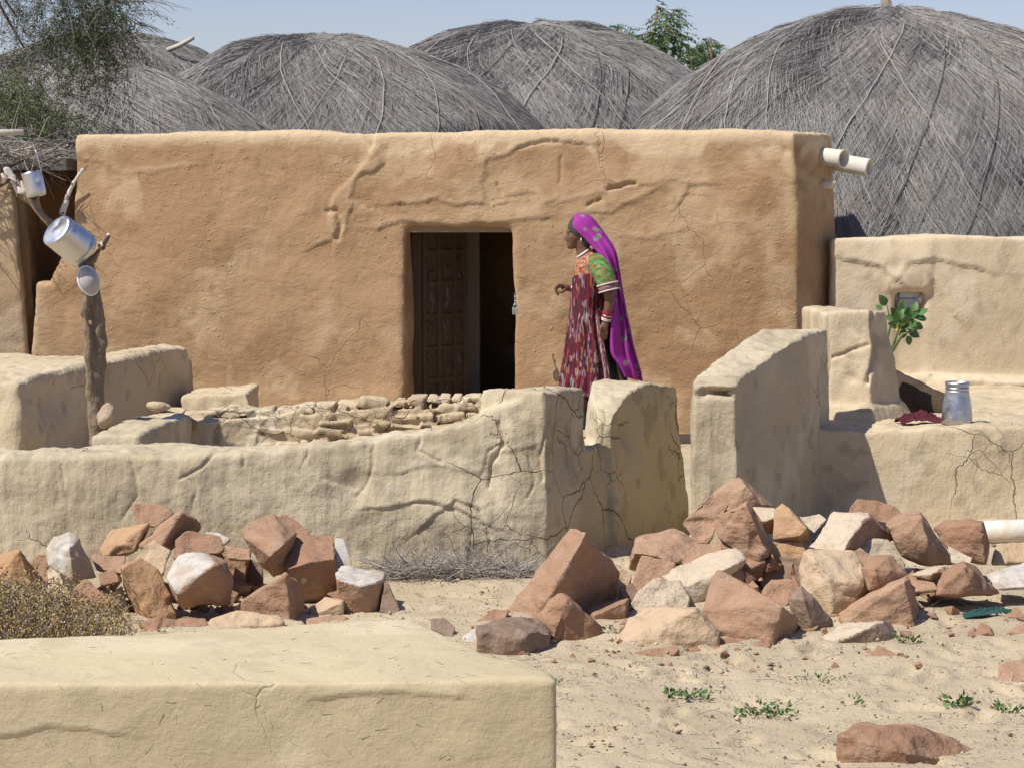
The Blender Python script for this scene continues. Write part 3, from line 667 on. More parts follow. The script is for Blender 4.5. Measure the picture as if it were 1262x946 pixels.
H4, c4, p4 = hut('thatched_hut', 1100, 16, 23.5, 1.02, 1.0, 104, 'big shaggy grey thatched dome behind the pale wall, with a wooden stub on top', n=46000, ropes=20, lenf=1.1, tone=(.02, 1))
g = Geo(); a = W(1093, 16, 23.5); g.tube([a + Vector((0, 0, -.25)), a + Vector((.01, 0, .04)), a + Vector((-.03, 0, .17))], [.07, .06, .045], 10); g.build('top_stub', M_wood, H4)
g = Geo(); a = W(1152, 25, 23.2); g.tube([a + Vector((0, 0, -.2)), a + Vector((0, 0, .02)), a + Vector((-.02, 0, .10))], [.05, .045, .02], 8); g.build('top_stub', M_wood, H4)
H3, c3, p3 = hut('thatched_hut', 655, 32, 30.0, 1.04, 1.0, 103, 'middle thatched dome just right of centre, beside the green leafy sprigs', n=30000, ropes=20, flat=.88, width=.014, tone=(0, .8))
H2, c2, p2 = hut('thatched_hut', 398, 49, 26.5, 1.0, 1.0, 102, 'thatched dome left of centre with a crisscross net of pale ropes', n=30000, ropes=20, flat=.9, width=.012, tone=(0, .82))
H1, c1_, p1 = hut('thatched_hut', 130, 44, 27.5, .92, 1.0, 101, 'far left thatched dome with a pale stick poking out of its right slope', n=16000, ropes=6, flat=1.0, width=.012, tone=(0, .85))
g = Geo(); g.tube([W(207, 62, 26.9), W(222, 56, 26.8), W(238, 47, 26.7)], [.03, .028, .024], 7); g.build('stick', M_palewood, H1)
H0, c0_, p0 = hut('thatched_hut', 70, 75, 23.5, .86, 1.0, 100, 'low pale thatched roof under the thorny tree, its shaggy slope nearest the ochre house', n=26000, ropes=5, flat=.66, width=.013, lenf=1.25, tone=(.2, 1))
# ------------------------------------------------------------------ doorway of the ochre house
k = NT('old_dark_door_wood'); n1 = k.noise(1, 4, .7, vec=k.scale((30, 30, 4))); k.bump(n1, .01); M_door = k.done(k.mix(n1, (0.045, 0.032, 0.022), (0.13, 0.095, 0.062)), .8)
k = NT('door_carving_wood'); n1 = k.noise(14, 3, .7); M_carve = k.done(k.mix(n1, (0.07, 0.055, 0.04), (0.17, 0.14, 0.11)), .8)
k = NT('grey_interior_clay'); M_int = k.done(k.mix(k.noise(5, 3), (0.28, 0.25, 0.21), (0.36, 0.33, 0.28)), .95)
def LP(s, q, z): return HP(s, q, z)
w0, w1 = sd0 + .01, sd1 - .01
D = bpy.data.objects.new('door', None); COL.objects.link(D); D.parent = HOUSE; D.location = HP(w0, .40, 0) - HOUSE.location
an = R(50); dd = hd * math.cos(an) + hn * math.sin(an); dn = Vector((-dd.y, dd.x, 0))
o0 = HP(w0 + .045, .40, 0)
def leafbox(g, a, b, z0, z1, t0, t1):
    q = [o0 + dd * a - dn * t0 * -1, o0 + dd * b + dn * t0, o0 + dd * b + dn * t1, o0 + dd * a + dn * t1]
    q[0] = o0 + dd * a + dn * t0
    g.hexa([p + Vector((0, 0, z0)) for p in q], [p + Vector((0, 0, z1)) for p in q])
g = Geo(); leafbox(g, 0, .44, .04, 1.44, 0, .035)
g.build('leaf', M_door, D, smooth=False)
g = Geo()
for a in (0.0, .145, .30, .40): g = Geo(); leafbox(g, a, a + .035, .05, 1.43, -.018, -.001); g.build('stile', M_door, D, smooth=False, bevel=.003)
for z0 in (.05, .28, .52, .77, 1.02, 1.26, 1.40): g = Geo(); leafbox(g, .036, .40, z0, z0 + .035, -.014, .002); g.build('rail', M_door, D, smooth=False, bevel=.003)
rr = random.Random(5)
for zi in range(5):
    for a in (.09, .235, .35):
        g = Geo(); zc = .17 + .245 * zi + rr.uniform(-.02, .02)
        for j in range(3):
            c = o0 + dd * (a + rr.uniform(-.02, .02)) + dn * -.004 + Vector((0, 0, zc + rr.uniform(-.06, .06)))
            M = Matrix((dd, dn, Vector((0, 0, 1)))).transposed() @ Matrix.Rotation(rr.uniform(-.7, .7), 3, 'Y')
            g.ell(c, rr.uniform(.008, .02), .012, rr.uniform(.03, .065), M, 8, 6)
        g.build('carving', M_door if rr.random() < .5 else M_carve, D)
g = Geo(); p = HP(w0 - .01, .34, 0)
g.hexa([HP(w0 - .02, .34, -.05), HP(w0 + .05, .34, -.05), HP(w0 + .05, .40, -.05), HP(w0 - .02, .40, -.05)], [HP(w0 - .02, .34, 1.46), HP(w0 + .05, .34, 1.46), HP(w0 + .05, .40, 1.46), HP(w0 - .02, .40, 1.46)])
g.build('door_post', M_door, HOUSE, smooth=False, bevel=.004)
g = Geo(); g.hexa([HP(w0 - .04, .10, 1.435), HP(w1 + .03, .10, 1.44), HP(w1 + .03, .40, 1.44), HP(w0 - .04, .40, 1.435)], [HP(w0 - .04, .10, 1.50), HP(w1 + .03, .10, 1.50), HP(w1 + .03, .40, 1.5), HP(w0 - .04, .40, 1.5)])
k = NT('lintel_wood'); n1 = k.noise(1, 3, .7, vec=k.scale((4, 30, 40))); k.bump(n1, .008); M_lint = k.done(k.mix(n1, (0.24, 0.15, 0.08), (0.36, 0.24, 0.14)), .9)
g.build('lintel', M_lint, HOUSE, smooth=False, bevel=.005)
g = Geo(); a, b = W(553, 300, 19.4), W(592, 300, 19.4)
g.hexa([Vector((a.x, 19.2, 0)), Vector((b.x, 19.2, 0)), Vector((b.x, 19.5, 0)), Vector((a.x, 19.5, 0))], [Vector((a.x, 19.2, 2.0)), Vector((b.x, 19.2, 2.0)), Vector((b.x, 19.5, 2.0)), Vector((a.x, 19.5, 2.0))])
g.build('inner_wall', M_int, HOUSE, smooth=False, bevel=.02)
g = Geo(); a = W(1008, 229, 17.95); g.tube([a, a + Vector((.09, -.02, .01)), a + Vector((.13, -.02, .012))], [.035, .034, .024], 9); g.build('roof_beam_end', M_palewood, HOUSE)

def metal(name, c, r=.3, sc=30, var=.25):
    k = NT(name); n1 = k.noise(sc, 3, .6); k.b.inputs['Metallic'].default_value = 1; k.bump(n1, .0004)
    soot = k.ramp(k.noise(16, 4, .7), .58, .72); return k.done(k.mix(k.math('MULTIPLY', soot, .55), k.mix(n1, tuple(x * (1 - var) for x in c), c), tuple(x * .4 for x in c)), k.math('ADD', k.ramp(n1, .3, .7, lo=r * .8, hi=r * 1.4), k.math('MULTIPLY', soot, .2)))
M_alu = metal('brushed_aluminium', (0.72, 0.72, 0.71), .34, 6, .15)
M_steel = metal('dull_steel', (0.58, 0.60, 0.63), .42, 12, .35)
M_iron = metal('dark_iron', (0.25, 0.24, 0.23), .5)
M_brass = metal('worn_steel', (0.7, 0.68, 0.62), .35)

# padlock on its hasp beside the door
pl = W(635, 378, 17.66); P0 = thing('padlock', (pl.x, pl.y, pl.z - .05), 'small steel padlock and chain hanging on the ochre wall just right of the doorway', 'padlock')
g = Geo(); g.box((pl.x - .022, pl.y - .045, pl.z - .055), (pl.x + .022, pl.y - .022, pl.z - .005)); g.build('body', M_brass, P0, smooth=False, bevel=.004)
g = Geo(); g.tube([Vector((pl.x + .014 * math.cos(t), pl.y - .033, pl.z - .004 + .024 * math.sin(t))) for t in np.linspace(0, math.pi, 9)], .0042, 6); g.build('shackle', M_steel, P0)
g = Geo()
for i in range(5):
    c = Vector((pl.x - .004 * (i % 2), pl.y - .03 + .008 * i, pl.z + .018 + .016 * i)); ang = (i % 2) * math.pi / 2
    g.tube([c + Matrix.Rotation(ang, 3, 'Z') @ Vector((.007 * math.cos(t), 0, .012 * math.sin(t))) for t in np.linspace(0, 2 * math.pi, 9)], .0026, 5)
g.build('chain', M_steel, P0)

# two drain pipes out of the right end of the roof
k = NT('pale_weathered_pipe'); n1 = k.noise(7, 4, .6); k.bump(k.noise(60, 3), .003); M_pipe = k.done(k.mix(n1, (0.46, 0.43, 0.37), (0.66, 0.63, 0.56)), .8)
k = NT('pipe_inside'); M_pin = k.done((0.10, 0.095, 0.085), .9)
def pipe(u0, v0, Y0, u1, v1, Y1, r, label, group=None):
    a, b = W(u0, v0, Y0), W(u1, v1, Y1); d = (b - a).normalized()
    t = thing('drain_pipe', a, label, 'pipe', group)
    M = Matrix.Translation(a) @ d.to_track_quat('Z', 'Y').to_matrix().to_4x4(); L_ = (b - a).length
    g = Geo(); prof = [(r * .97, 0), (r, .01), (r, L_ - .02), (r * 1.03, L_ - .015), (r * 1.03, L_), (r * .86, L_), (r * .84, L_ - .10)]
    g.lathe(prof, 28, M, close=True); g.build('tube', M_pipe, t)
    g = Geo(); g.lathe([(r * .845, L_ - .12), (r * .01, L_ - .121)], 28, M, close=True); g.build('bore', M_pin, t)
pipe(985, 190, 18.12, 1040, 196, 17.85, .066, 'upper and shorter of the two pale drain pipes leaving the roof of the ochre house', 'drain pipes of the ochre house')
pipe(985, 192, 18.3, 1072, 207, 18.0, .066, 'lower and longer of the two pale drain pipes leaving the roof of the ochre house', 'drain pipes of the ochre house')
k = NT('blue_white_plastic'); k.bump(k.noise(20, 3), .004); M_trough = k.done(k.mix(k.ramp(k.noise(4, 4, .7), .42, .6), (0.60, 0.66, 0.64), (0.62, 0.53, 0.40)), .55)
a, b = W(1213, 656, 12.35), W(1330, 652, 12.3); t = thing('fallen_pipe', (a.x, a.y, gz(a.x, a.y)), 'thick pale bluish pipe lying behind the stones at the right edge', 'pipe')
M = Matrix.Translation(a) @ (b - a).to_track_quat('Z', 'Y').to_matrix().to_4x4()
g = Geo(); g.lathe([(.060, 0), (.063, .01), (.063, (b - a).length), (.05, (b - a).length)], 24, M, close=True); g.lathe([(.060, 0), (.052, .0), (.05, .3)], 24, M, close=True); g.build('tube', M_trough, t)

# ------------------------------------------------------------------ neighbour house eave
def twigs(name, mat, n, fn, seed, tone=False, seg=4, sides=3):
    """many fine bent twigs; fn(rnd) -> (start, dir, length, r0, bend)"""
    rnd = random.Random(seed); V = []; Fq = []; T = []
    for i in range(n):
        p, d, L_, r0, bend = fn(rnd); p = Vector(p); d = Vector(d).normalized(); tn = rnd.random()
        up = d.orthogonal().normalized(); b = len(V)
        for j in range(seg + 1):
            t = j / seg; r_ = r0 * (1 - .6 * t); w = d.cross(up).normalized(); up = w.cross(d).normalized()
            for q in range(sides):
                a = 2 * math.pi * q / sides; V.append(p + (up * math.cos(a) + w * math.sin(a)) * r_); T.append(tn)
            p = p + d * (L_ / seg); d = (d + Vector((rnd.uniform(-1, 1), rnd.uniform(-1, 1), rnd.uniform(-1, 1))) * bend + Vector((0, 0, 0))).normalized()
        for j in range(seg):
            for q in range(sides):
                a0 = b + j * sides + q; a1 = b + j * sides + (q + 1) % sides; Fq.append((a0, a1, a1 + sides, a0 + sides))
    return npmesh(name, [tuple(v) for v in V], Fq, False, T)
k = NT('dry_twig'); ta = k.n('ShaderNodeAttribute', attribute_name='tone').outputs['Fac']; M_twig = k.done(k.mix(ta, (0.13, 0.105, 0.08), (0.50, 0.46, 0.41)), .9)
ey0, ex1 = 18.35, W(88, 200, 18.5).x
def f(r):
    x = r.uniform(-5.6, ex1 - .28); y = ey0 + r.uniform(-.02, 2.2); z = 1.93 + .12 * r.random() + .10 * r.random() ** 2
    return (x, y, z - .0), (r.uniform(-1, 1), r.uniform(-1.0, .3), r.uniform(-.55, .35)), r.uniform(.15, .5), r.uniform(.003, .007), .25
link_mesh('brushwood_roof', twigs('b', M_twig, 2600, f, 3), M_twig, NB)
g = Geo(); g.box((-6.2, 18.55, 1.90), (ex1 - .05, 21.3, 1.99)); g.build('roof_matting', M_thatch, NB, smooth=False)
for (u0, v0, u1, v1, r_) in ((-40, 240, 40, 192, .012), (-10, 235, 60, 205, .010), (10, 232, 44, 232, .012), (30, 215, 76, 190, .012)):
    g = Geo(); a, b = W(u0, v0, 18.42), W(u1, v1, 18.40); m_ = (a + b) / 2 + Vector((0, -.02, .02)); g.tube([a, m_, b], [r_, r_, r_ * .6], 6); g.build('eave_stick', M_door, NB)
g = Geo(); g.tube([W(-60, 165, 18.3), W(29, 163, 18.25)], [.026, .024], 9); o = g.build('roof_pole', M_palewood, NB)

# ------------------------------------------------------------------ forked post with pots
FY = 13.55
k = NT('grey_bark'); n1 = k.noise(1, 4, .7, vec=k.scale((45, 45, 9)), dist=.6); k.bump(n1, .02); M_bark = k.done(k.mix(n1, (0.13, 0.092, 0.058), (0.38, 0.295, 0.205)), .95)
fw = lambda u, v, dy=0: W(u, v, FY + dy)
fb = fw(122, 560); FP = thing('forked_post', (fb.x, FY, gz(fb.x, FY)), 'gnarled forked tree trunk set upright in the courtyard, pots hung on its branches', 'post')
g = Geo()
g.tube([Vector((fb.x, FY, -.1)), fw(122, 556), fw(118, 500), fw(117, 466), fw(122, 425), fw(120, 385), fw(113, 352), fw(107, 325)], [0.0440, 0.0464, 0.0528, 0.0528, 0.0464, 0.0416, 0.0384, 0.0368], 12)
g.tube([fw(113, 492, -.03), fw(110, 450, -.05), fw(108, 410, -.06), fw(104, 385, -.06), fw(105, 360, -.05), fw(108, 335, -.03), fw(106, 318)], [0.0280, 0.0272, 0.0224, 0.0256, 0.0240, 0.0224, 0.0240], 10)
g.tube([fw(107, 330), fw(95, 310), fw(72, 285), fw(55, 268), fw(36, 248), fw(24, 238)], [0.0368, 0.0336, 0.0288, 0.0256, 0.0240, 0.0224], 10)
g.tube([fw(62, 275), fw(50, 258), fw(46, 240)], [0.0176, 0.0160, 0.0128], 8)
g.tube([fw(104, 320, .03), fw(88, 300, .06), fw(76, 282, .06), fw(76, 262, .05)], [0.0272, 0.0240, 0.0208, 0.0176], 8)
g.tube([fw(108, 326), fw(118, 316), fw(126, 304)], [0.0272, 0.0208, 0.0160], 8)
g.tube([fw(104, 386, -.07), fw(97, 389, -.08)], [0.0112, 0.0048], 6)
me = remesh(g, .0085, 2); relief(me, amp=.007, scale=14, seed=5, mid=.01)
link_mesh('trunk', me, M_bark, FP)
def stickpart(pts, rr_, mat):
    g = Geo(); g.tube(pts, rr_, 9); me = remesh(g, .006, 1); relief(me, amp=.006, scale=18, seed=int(pts[0].x * 50), mid=.008); link_mesh('branch', me, mat, FP)
k = NT('half_peeled_bark'); M_peel = k.done(k.mix(k.ramp(k.noise(18, 3, .6), .44, .5), (0.12, 0.09, 0.07), (0.62, 0.55, 0.46)), .9)
stickpart([fw(26, 240), fw(20, 226), fw(12, 216), fw(7, 207)], [.030, .028, .022, .016], M_peel)
stickpart([fw(16, 224, -.02), fw(8, 222, -.05), fw(2, 214, -.06)], [.014, .012, .007], M_peel)
stickpart([fw(76, 266, .05), fw(82, 244, .04), fw(92, 224, .02), fw(103, 208, 0)], [.021, .018, .015, .012], M_peel)
stickpart([fw(32, 244), fw(30, 236, -.02), fw(26, 222, -.02)], [.014, .011, .008], M_palewood)
stickpart([fw(124, 306), fw(130, 298, -.02), fw(135, 288, -.03)], [.019, .017, .012], M_peel)
k = NT('pinkish_stone'); k.bump(k.noise(30, 4), .008); M_pinks = k.done(k.mix(k.noise(7, 4, .7), (0.34, 0.24, 0.16), (0.48, 0.38, 0.28)), .9)
g = Geo(); c = fw(129, 513, -.05)
g.ell(c, .052, .05, .085, Matrix.Rotation(.35, 3, 'Y'), 12, 8); me = remesh(g, .008, 1); relief(me, amp=.02, scale=9, seed=8)
o = link_mesh('wedge_stone', me, M_pinks, None, c); tag(o, 'pale pinkish stone wedged against the foot of the forked post', 'stone')

def vessel(name, a, b, prof, mat, label, cat, parts=()):
    """prof in metres along a->b"""
    d = (b - a).normalized(); M = Matrix.Translation(a) @ d.to_track_quat('Z', 'Y').to_matrix().to_4x4()
    t = thing(name, a, label, cat); g = Geo(); pr = []
    for (r0, z0), (r1, z1) in zip(prof[:-1], prof[1:]):
        n = max(1, int(math.hypot(r1 - r0, z1 - z0) / .012)); pr += [(r0 + (r1 - r0) * q / n, z0 + (z1 - z0) * q / n) for q in range(n)]
    g.lathe(pr + [prof[-1]], 72, M, close=True); P = np.array([tuple(v) for v in g.V]); ax = np.array(a.lerp(b, .5)); dr = P - ax; dr /= np.linalg.norm(dr, axis=1)[:, None] + 1e-9
    P += dr * (.0045 * vnoise(P, 11, 7) - .006 * sstep(.35, .8, vnoise(P, 17, 9)))[:, None]; g.V = [Vector(p) for p in P]; g.build('body', mat, t); return t, M
pa, pb = fw(69, 283, -.16), fw(106, 313, -.02); dpx = (pb - pa).normalized(); r_ = .100; Lp = .215
pb = pa + dpx * Lp
t, M = vessel('cooking_pot', pa, pb, [(.0005, .0), (r_ * .90, .0), (r_ * .97, .004), (r_, .012), (r_, Lp - .035), (r_ * 1.03, Lp - .03), (r_ * 1.03, Lp), (r_ * .97, Lp), (r_ * .96, .015), (.001, .012)], M_alu, 'large shiny aluminium pot hung bottom up and tilted on the fork of the post', 'pot')
g = Geo(); g.lathe([(r_ * 1.035, Lp - .032), (r_ * 1.06, Lp - .026), (r_ * 1.035, Lp - .02)], 40, M, close=True); g.build('rim_band', M_steel, t)
ca, cb = fw(38, 212, -.05), fw(45, 242, -.05); Lc = (cb - ca).length
t, M = vessel('tin_pail', cb, ca, [(.0005, 0), (.050, 0), (.056, .006), (.057, .04), (.056, Lc), (.053, Lc), (.053, .02), (.001, .014)], M_alu, 'small cylindrical tin pail with a wire handle hanging high on the left branch', 'pail')
g = Geo(); g.tube([fw(50, 226, -.05), fw(51, 212, -.07), fw(45, 188, -.07), fw(42, 182, -.05), fw(44, 190, -.03), fw(38, 212, -.02)], .0035, 6); g.build('wire_handle', M_steel, t)
# strainer
sc_ = fw(109, 346, -.10); t = thing('strainer', sc_, 'small round white mesh strainer hung on the post below the big pot', 'strainer')
Mr = Matrix.Translation(sc_) @ Matrix.Rotation(R(-18), 4, 'Y') @ Matrix.Rotation(R(38), 4, 'Z') @ Matrix.Rotation(R(90), 4, 'X')
g = Geo(); g.tube([Mr @ Vector((.062 * math.cos(x), .082 * math.sin(x), 0)) for x in np.linspace(0, 2 * math.pi, 33)], .0065, 8, cap=False)
k = NT('white_plastic'); M_wp = k.done((0.78, 0.78, 0.76), .45); g.build('ring', M_wp, t)
g = Geo(); g.lathe([(.060, 0), (.054, .02), (.036, .042), (.014, .052), (.001, .054)], 28, Mr @ Matrix.Diagonal((1, 1.3, 1, 1)), close=True)
k = NT('fine_mesh'); n1 = k.noise(300, 1); k.bump(n1, .002); k.b.inputs['Alpha'].default_value = .82; M_mesh = k.done((0.52, 0.49, 0.47), .7); g.build('mesh_bowl', M_mesh, t)

# ------------------------------------------------------------------ steel milk can, cloth, dark stand-in for the pillar shadow and shrub on the right
cc = W(1179, 529, 13.30); cc.z = .495; hC = .232
t = thing('milk_can', cc, 'dull steel can with a narrower collar standing on the bench wall edge', 'can')
g = Geo(); g.lathe([(.0005, 0), (.080, 0), (.085, .006), (.084, .04), (.080, .09), (.070, .15), (.0655, .178), (.066, .182), (.062, .184), (.062, .188), (.0655, .192), (.0655, .2), (.062, .203), (.062, .206), (.067, .211), (.067, hC), (.062, hC), (.062, .19), (.07, .1), (.078, .01), (.001, .006)], 44, Matrix.Translation(cc), close=True)
g.build('body', M_steel, t)
k = NT('maroon_cloth'); k.bump(k.noise(60, 3), .004); M_mar = k.done(k.mix(k.noise(12, 3), (0.05, 0.012, 0.018), (0.12, 0.028, 0.038)), .95)
def rag(name, c, sx, sy, h, mat, label, cat, seed, rot=0):
    n = 46; V = []; Fq = []
    for i in range(n):
        for j in range(n):
            a, b = i / (n - 1) * 2 - 1, j / (n - 1) * 2 - 1
            e = np.array([[a * 2 + seed, b * 2, seed * 1.7]]); e2 = np.array([[a * 5 + seed, b * 5, 3.3]])
            rr_ = 1 + .25 * float(vnoise(e, 1, 3)[0]); q = max(0, 1 - (a * a + b * b) * .55)
            z = h * (q * (.55 + .6 * abs(float(vnoise(e2, .9, 5)[0]))) + .12)
            p = Matrix.Rotation(rot, 3, 'Z') @ Vector((a * sx * rr_, b * sy * rr_, 0)); V.append(Vector(c) + p + Vector((0, 0, z)))
    for i in range(n - 1):
        for j in range(n - 1): Fq.append((i * n + j, (i + 1) * n + j, (i + 1) * n + j + 1, i * n + j + 1))
    o = link_mesh(name, pymesh(name, V, Fq), mat, None, c); m = o.modifiers.new('thick', 'SOLIDIFY'); m.thickness = .004; tag(o, label, cat); return o
c = W(1134, 522, 13.38); c.z = .485; rag('cloth', c, .115, .06, .065, M_mar, 'crumpled maroon cloth lying on the bench wall left of the steel can', 'cloth', 3)
k = NT('shadow_dark_wood'); n1 = k.noise(1, 4, .7, vec=k.scale((30, 30, 6))); k.bump(n1, .01); M_shadow_log = k.done(k.mix(n1, (0.055, 0.036, 0.024), (0.10, 0.068, 0.045)), .9)  # colour kept dark to imitate the pillar's shadow
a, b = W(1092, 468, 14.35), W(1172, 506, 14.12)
g = Geo(); g.tube([a, a.lerp(b, .35) + Vector((0, 0, -.015)), a.lerp(b, .7) + Vector((0, 0, -.02)), b], [.075, .09, .095, .09], 18); me = remesh(g, .009, 2); relief(me, amp=.008, scale=7, seed=3, mid=.004)  # round piece added to fill the wedge of the pillar's shadow
o = link_mesh('shadow_log', me, M_shadow_log, None, b); tag(o, 'added dark brown round piece standing in for the shadow wedge between the pillar and the steel can', 'shadow_log')

k = NT('waxy_leaf'); lw = k.noise(7, 3); M_leaf = k.done(k.mix(lw, (0.045, 0.12, 0.030), (0.12, 0.24, 0.07)), .5); k.b.inputs['Specular IOR Level'].default_value = .4
k.b.inputs['Subsurface Weight'].default_value = 0
k = NT('yellow_leaf'); M_yleaf = k.done((0.55, 0.48, 0.08), .6)
SH = thing('shrub', (W(1092, 500, 15.1).x, 15.1, .29), 'small shrub with round waxy green leaves growing up behind the mud pillar', 'shrub')
sb = Vector((W(1092, 500, 15.1).x, 15.1, .27))
stems = [[sb, W(1095, 440, 15.05), W(1108, 405, 15.0), W(1118, 392, 14.95)], [sb, W(1090, 430, 15.15), W(1098, 400, 15.1), W(1092, 372, 15.05)], [W(1095, 440, 15.05), W(1112, 412, 15), W(1124, 408, 15), W(1132, 404, 15)], [W(1108, 405, 15), W(1120, 385, 15), W(1134, 382, 15.05)]]
g = Geo()
for s in stems: g.tube(s, [.012, .010, .007, .004], 6)
k = NT('green_stem'); M_stem = k.done((0.16, 0.2, 0.08), .7); g.build('stem', M_stem, SH)
def leaf(g, base, d, L_, wd, up):
    d = d.normalized(); w = d.cross(up).normalized(); n_ = w.cross(d).normalized(); b = len(g.V); N = 7
    for i in range(N):
        t = i / (N - 1); h = wd * math.sin(math.pi * min(1, t ** .8 * .98 + .02)) ** .75
        c = base + d * L_ * t + n_ * (-.12 * L_ * t * t)
        g.V += [c - w * h + n_ * h * .35, c, c + w * h + n_ * h * .35]
    for i in range(N - 1):
        for q in (0, 1): g.F.append((b + i * 3 + q, b + i * 3 + q + 1, b + i * 3 + q + 4, b + i * 3 + q + 3))
rr = random.Random(9); lp = [(1088, 370, 1), (1083, 379, .6), (1112, 384, 1), (1104, 392, 1), (1100, 400, .9), (1120, 385, 1), (1128, 378, .8), (1136, 392, 1.1), (1126, 398, 1), (1118, 402, 1), (1110, 396, .9), (1112, 412, .9), (1127, 412, .9), (1120, 420, .8), (1108, 404, .8), (1132, 402, .9), (1114, 376, .9), (1122, 392, 1), (1100, 384, .9), (1138, 384, .9), (1106, 388, .9), (1117, 394, 1.), (1124, 404, .9), (1108, 378, .7), (1130, 388, .9), (1096, 392, .8)]
for i, (u, v, s) in enumerate(lp):
    c = W(u, v, 15.0 + rr.uniform(-.08, .1)); hub = W(1114, 400, 15.02); d = (c - hub).normalized() + Vector((rr.uniform(-.4, .4), rr.uniform(-.6, .2), rr.uniform(-.3, .4)))
    L_ = .085 * s; g = Geo(); leaf(g, c - d.normalized() * L_ * .5, d, L_, L_ * .33, Vector((rr.uniform(-.3, .3), -1, rr.uniform(.1, .8))))
    g.build('leaf', M_yleaf if i == 14 else M_leaf, SH)
# ------------------------------------------------------------------ broken sandstone blocks
def stone_mat(name, ca, cb, cc, speck=0.0):
    k = NT(name); oi = k.n('ShaderNodeObjectInfo').outputs['Random']
    n1 = k.noise(5, 4, .65, dist=.6); n2 = k.noise(38, 4, .7); n3 = k.noise(1, 3, .6, vec=k.scale((6, 6, 60)))
    k.bump(k.sum(k.math('MULTIPLY', n2, .009), k.math('MULTIPLY', k.vor(13, 'F1', k.warp(.05, 9)), .012), k.math('MULTIPLY', k.noise(12, 3, .6), .014), k.math('MULTIPLY', n3, .0025)))
    c = k.mix(oi, ca, cb); c = k.mix(k.math('MULTIPLY', k.ramp(n1, .48, .66), .6), c, cc)
    c = k.mix(k.math('MULTIPLY', k.ramp(k.noise(9, 5, .75), .5, .68), .32), c, (0.47, 0.37, 0.26))
    c = k.mix(k.math('MULTIPLY', k.ramp(n2, .55, .75), .3), c, tuple(x * .55 for x in ca))
    if speck: c = k.mix(k.math('MULTIPLY', k.ramp(k.vor(60), .2, .4, lo=1, hi=0), speck), c, (0.25, 0.2, 0.15))
    return k.done(c, .9)
M_red = stone_mat('red_sandstone', (0.30, 0.172, 0.105), (0.385, 0.245, 0.155), (0.32, 0.20, 0.135))
M_org = stone_mat('orange_sandstone', (0.40, 0.235, 0.12), (0.44, 0.28, 0.16), (0.35, 0.20, 0.12))
M_gry = stone_mat('brown_grey_sandstone', (0.22, 0.15, 0.105), (0.27, 0.19, 0.14), (0.30, 0.21, 0.16))
M_tan = stone_mat('tan_stone', (0.46, 0.33, 0.20), (0.52, 0.39, 0.26), (0.42, 0.29, 0.18))
M_crm = stone_mat('cream_stone', (0.52, 0.42, 0.30), (0.56, 0.46, 0.34), (0.52, 0.40, 0.27))
M_spk = stone_mat('speckled_stone', (0.46, 0.37, 0.26), (0.50, 0.41, 0.30), (0.36, 0.27, 0.18), .6)
k = NT('whitewash'); k.bump(k.noise(30, 3), .006); M_wht = k.done(k.mix(k.ramp(k.noise(11, 5, .7), .42, .62), (0.50, 0.465, 0.41), (0.41, 0.33, 0.25)), .9)
MS = dict(r=M_red, o=M_org, g=M_gry, t=M_tan, c=M_crm, s=M_spk, w=M_wht)
rocks_rnd = random.Random(77)
def in_poly(u, v, poly):
    r = np.zeros(u.shape, bool); n = len(poly); j = n - 1
    for i in range(n):
        xi, yi = poly[i]; xj, yj = poly[j]
        c = ((yi > v) != (yj > v)) & (u < (xj - xi) * (v - yi) / (yj - yi + 1e-9) + xi); r ^= c; j = i
    return r
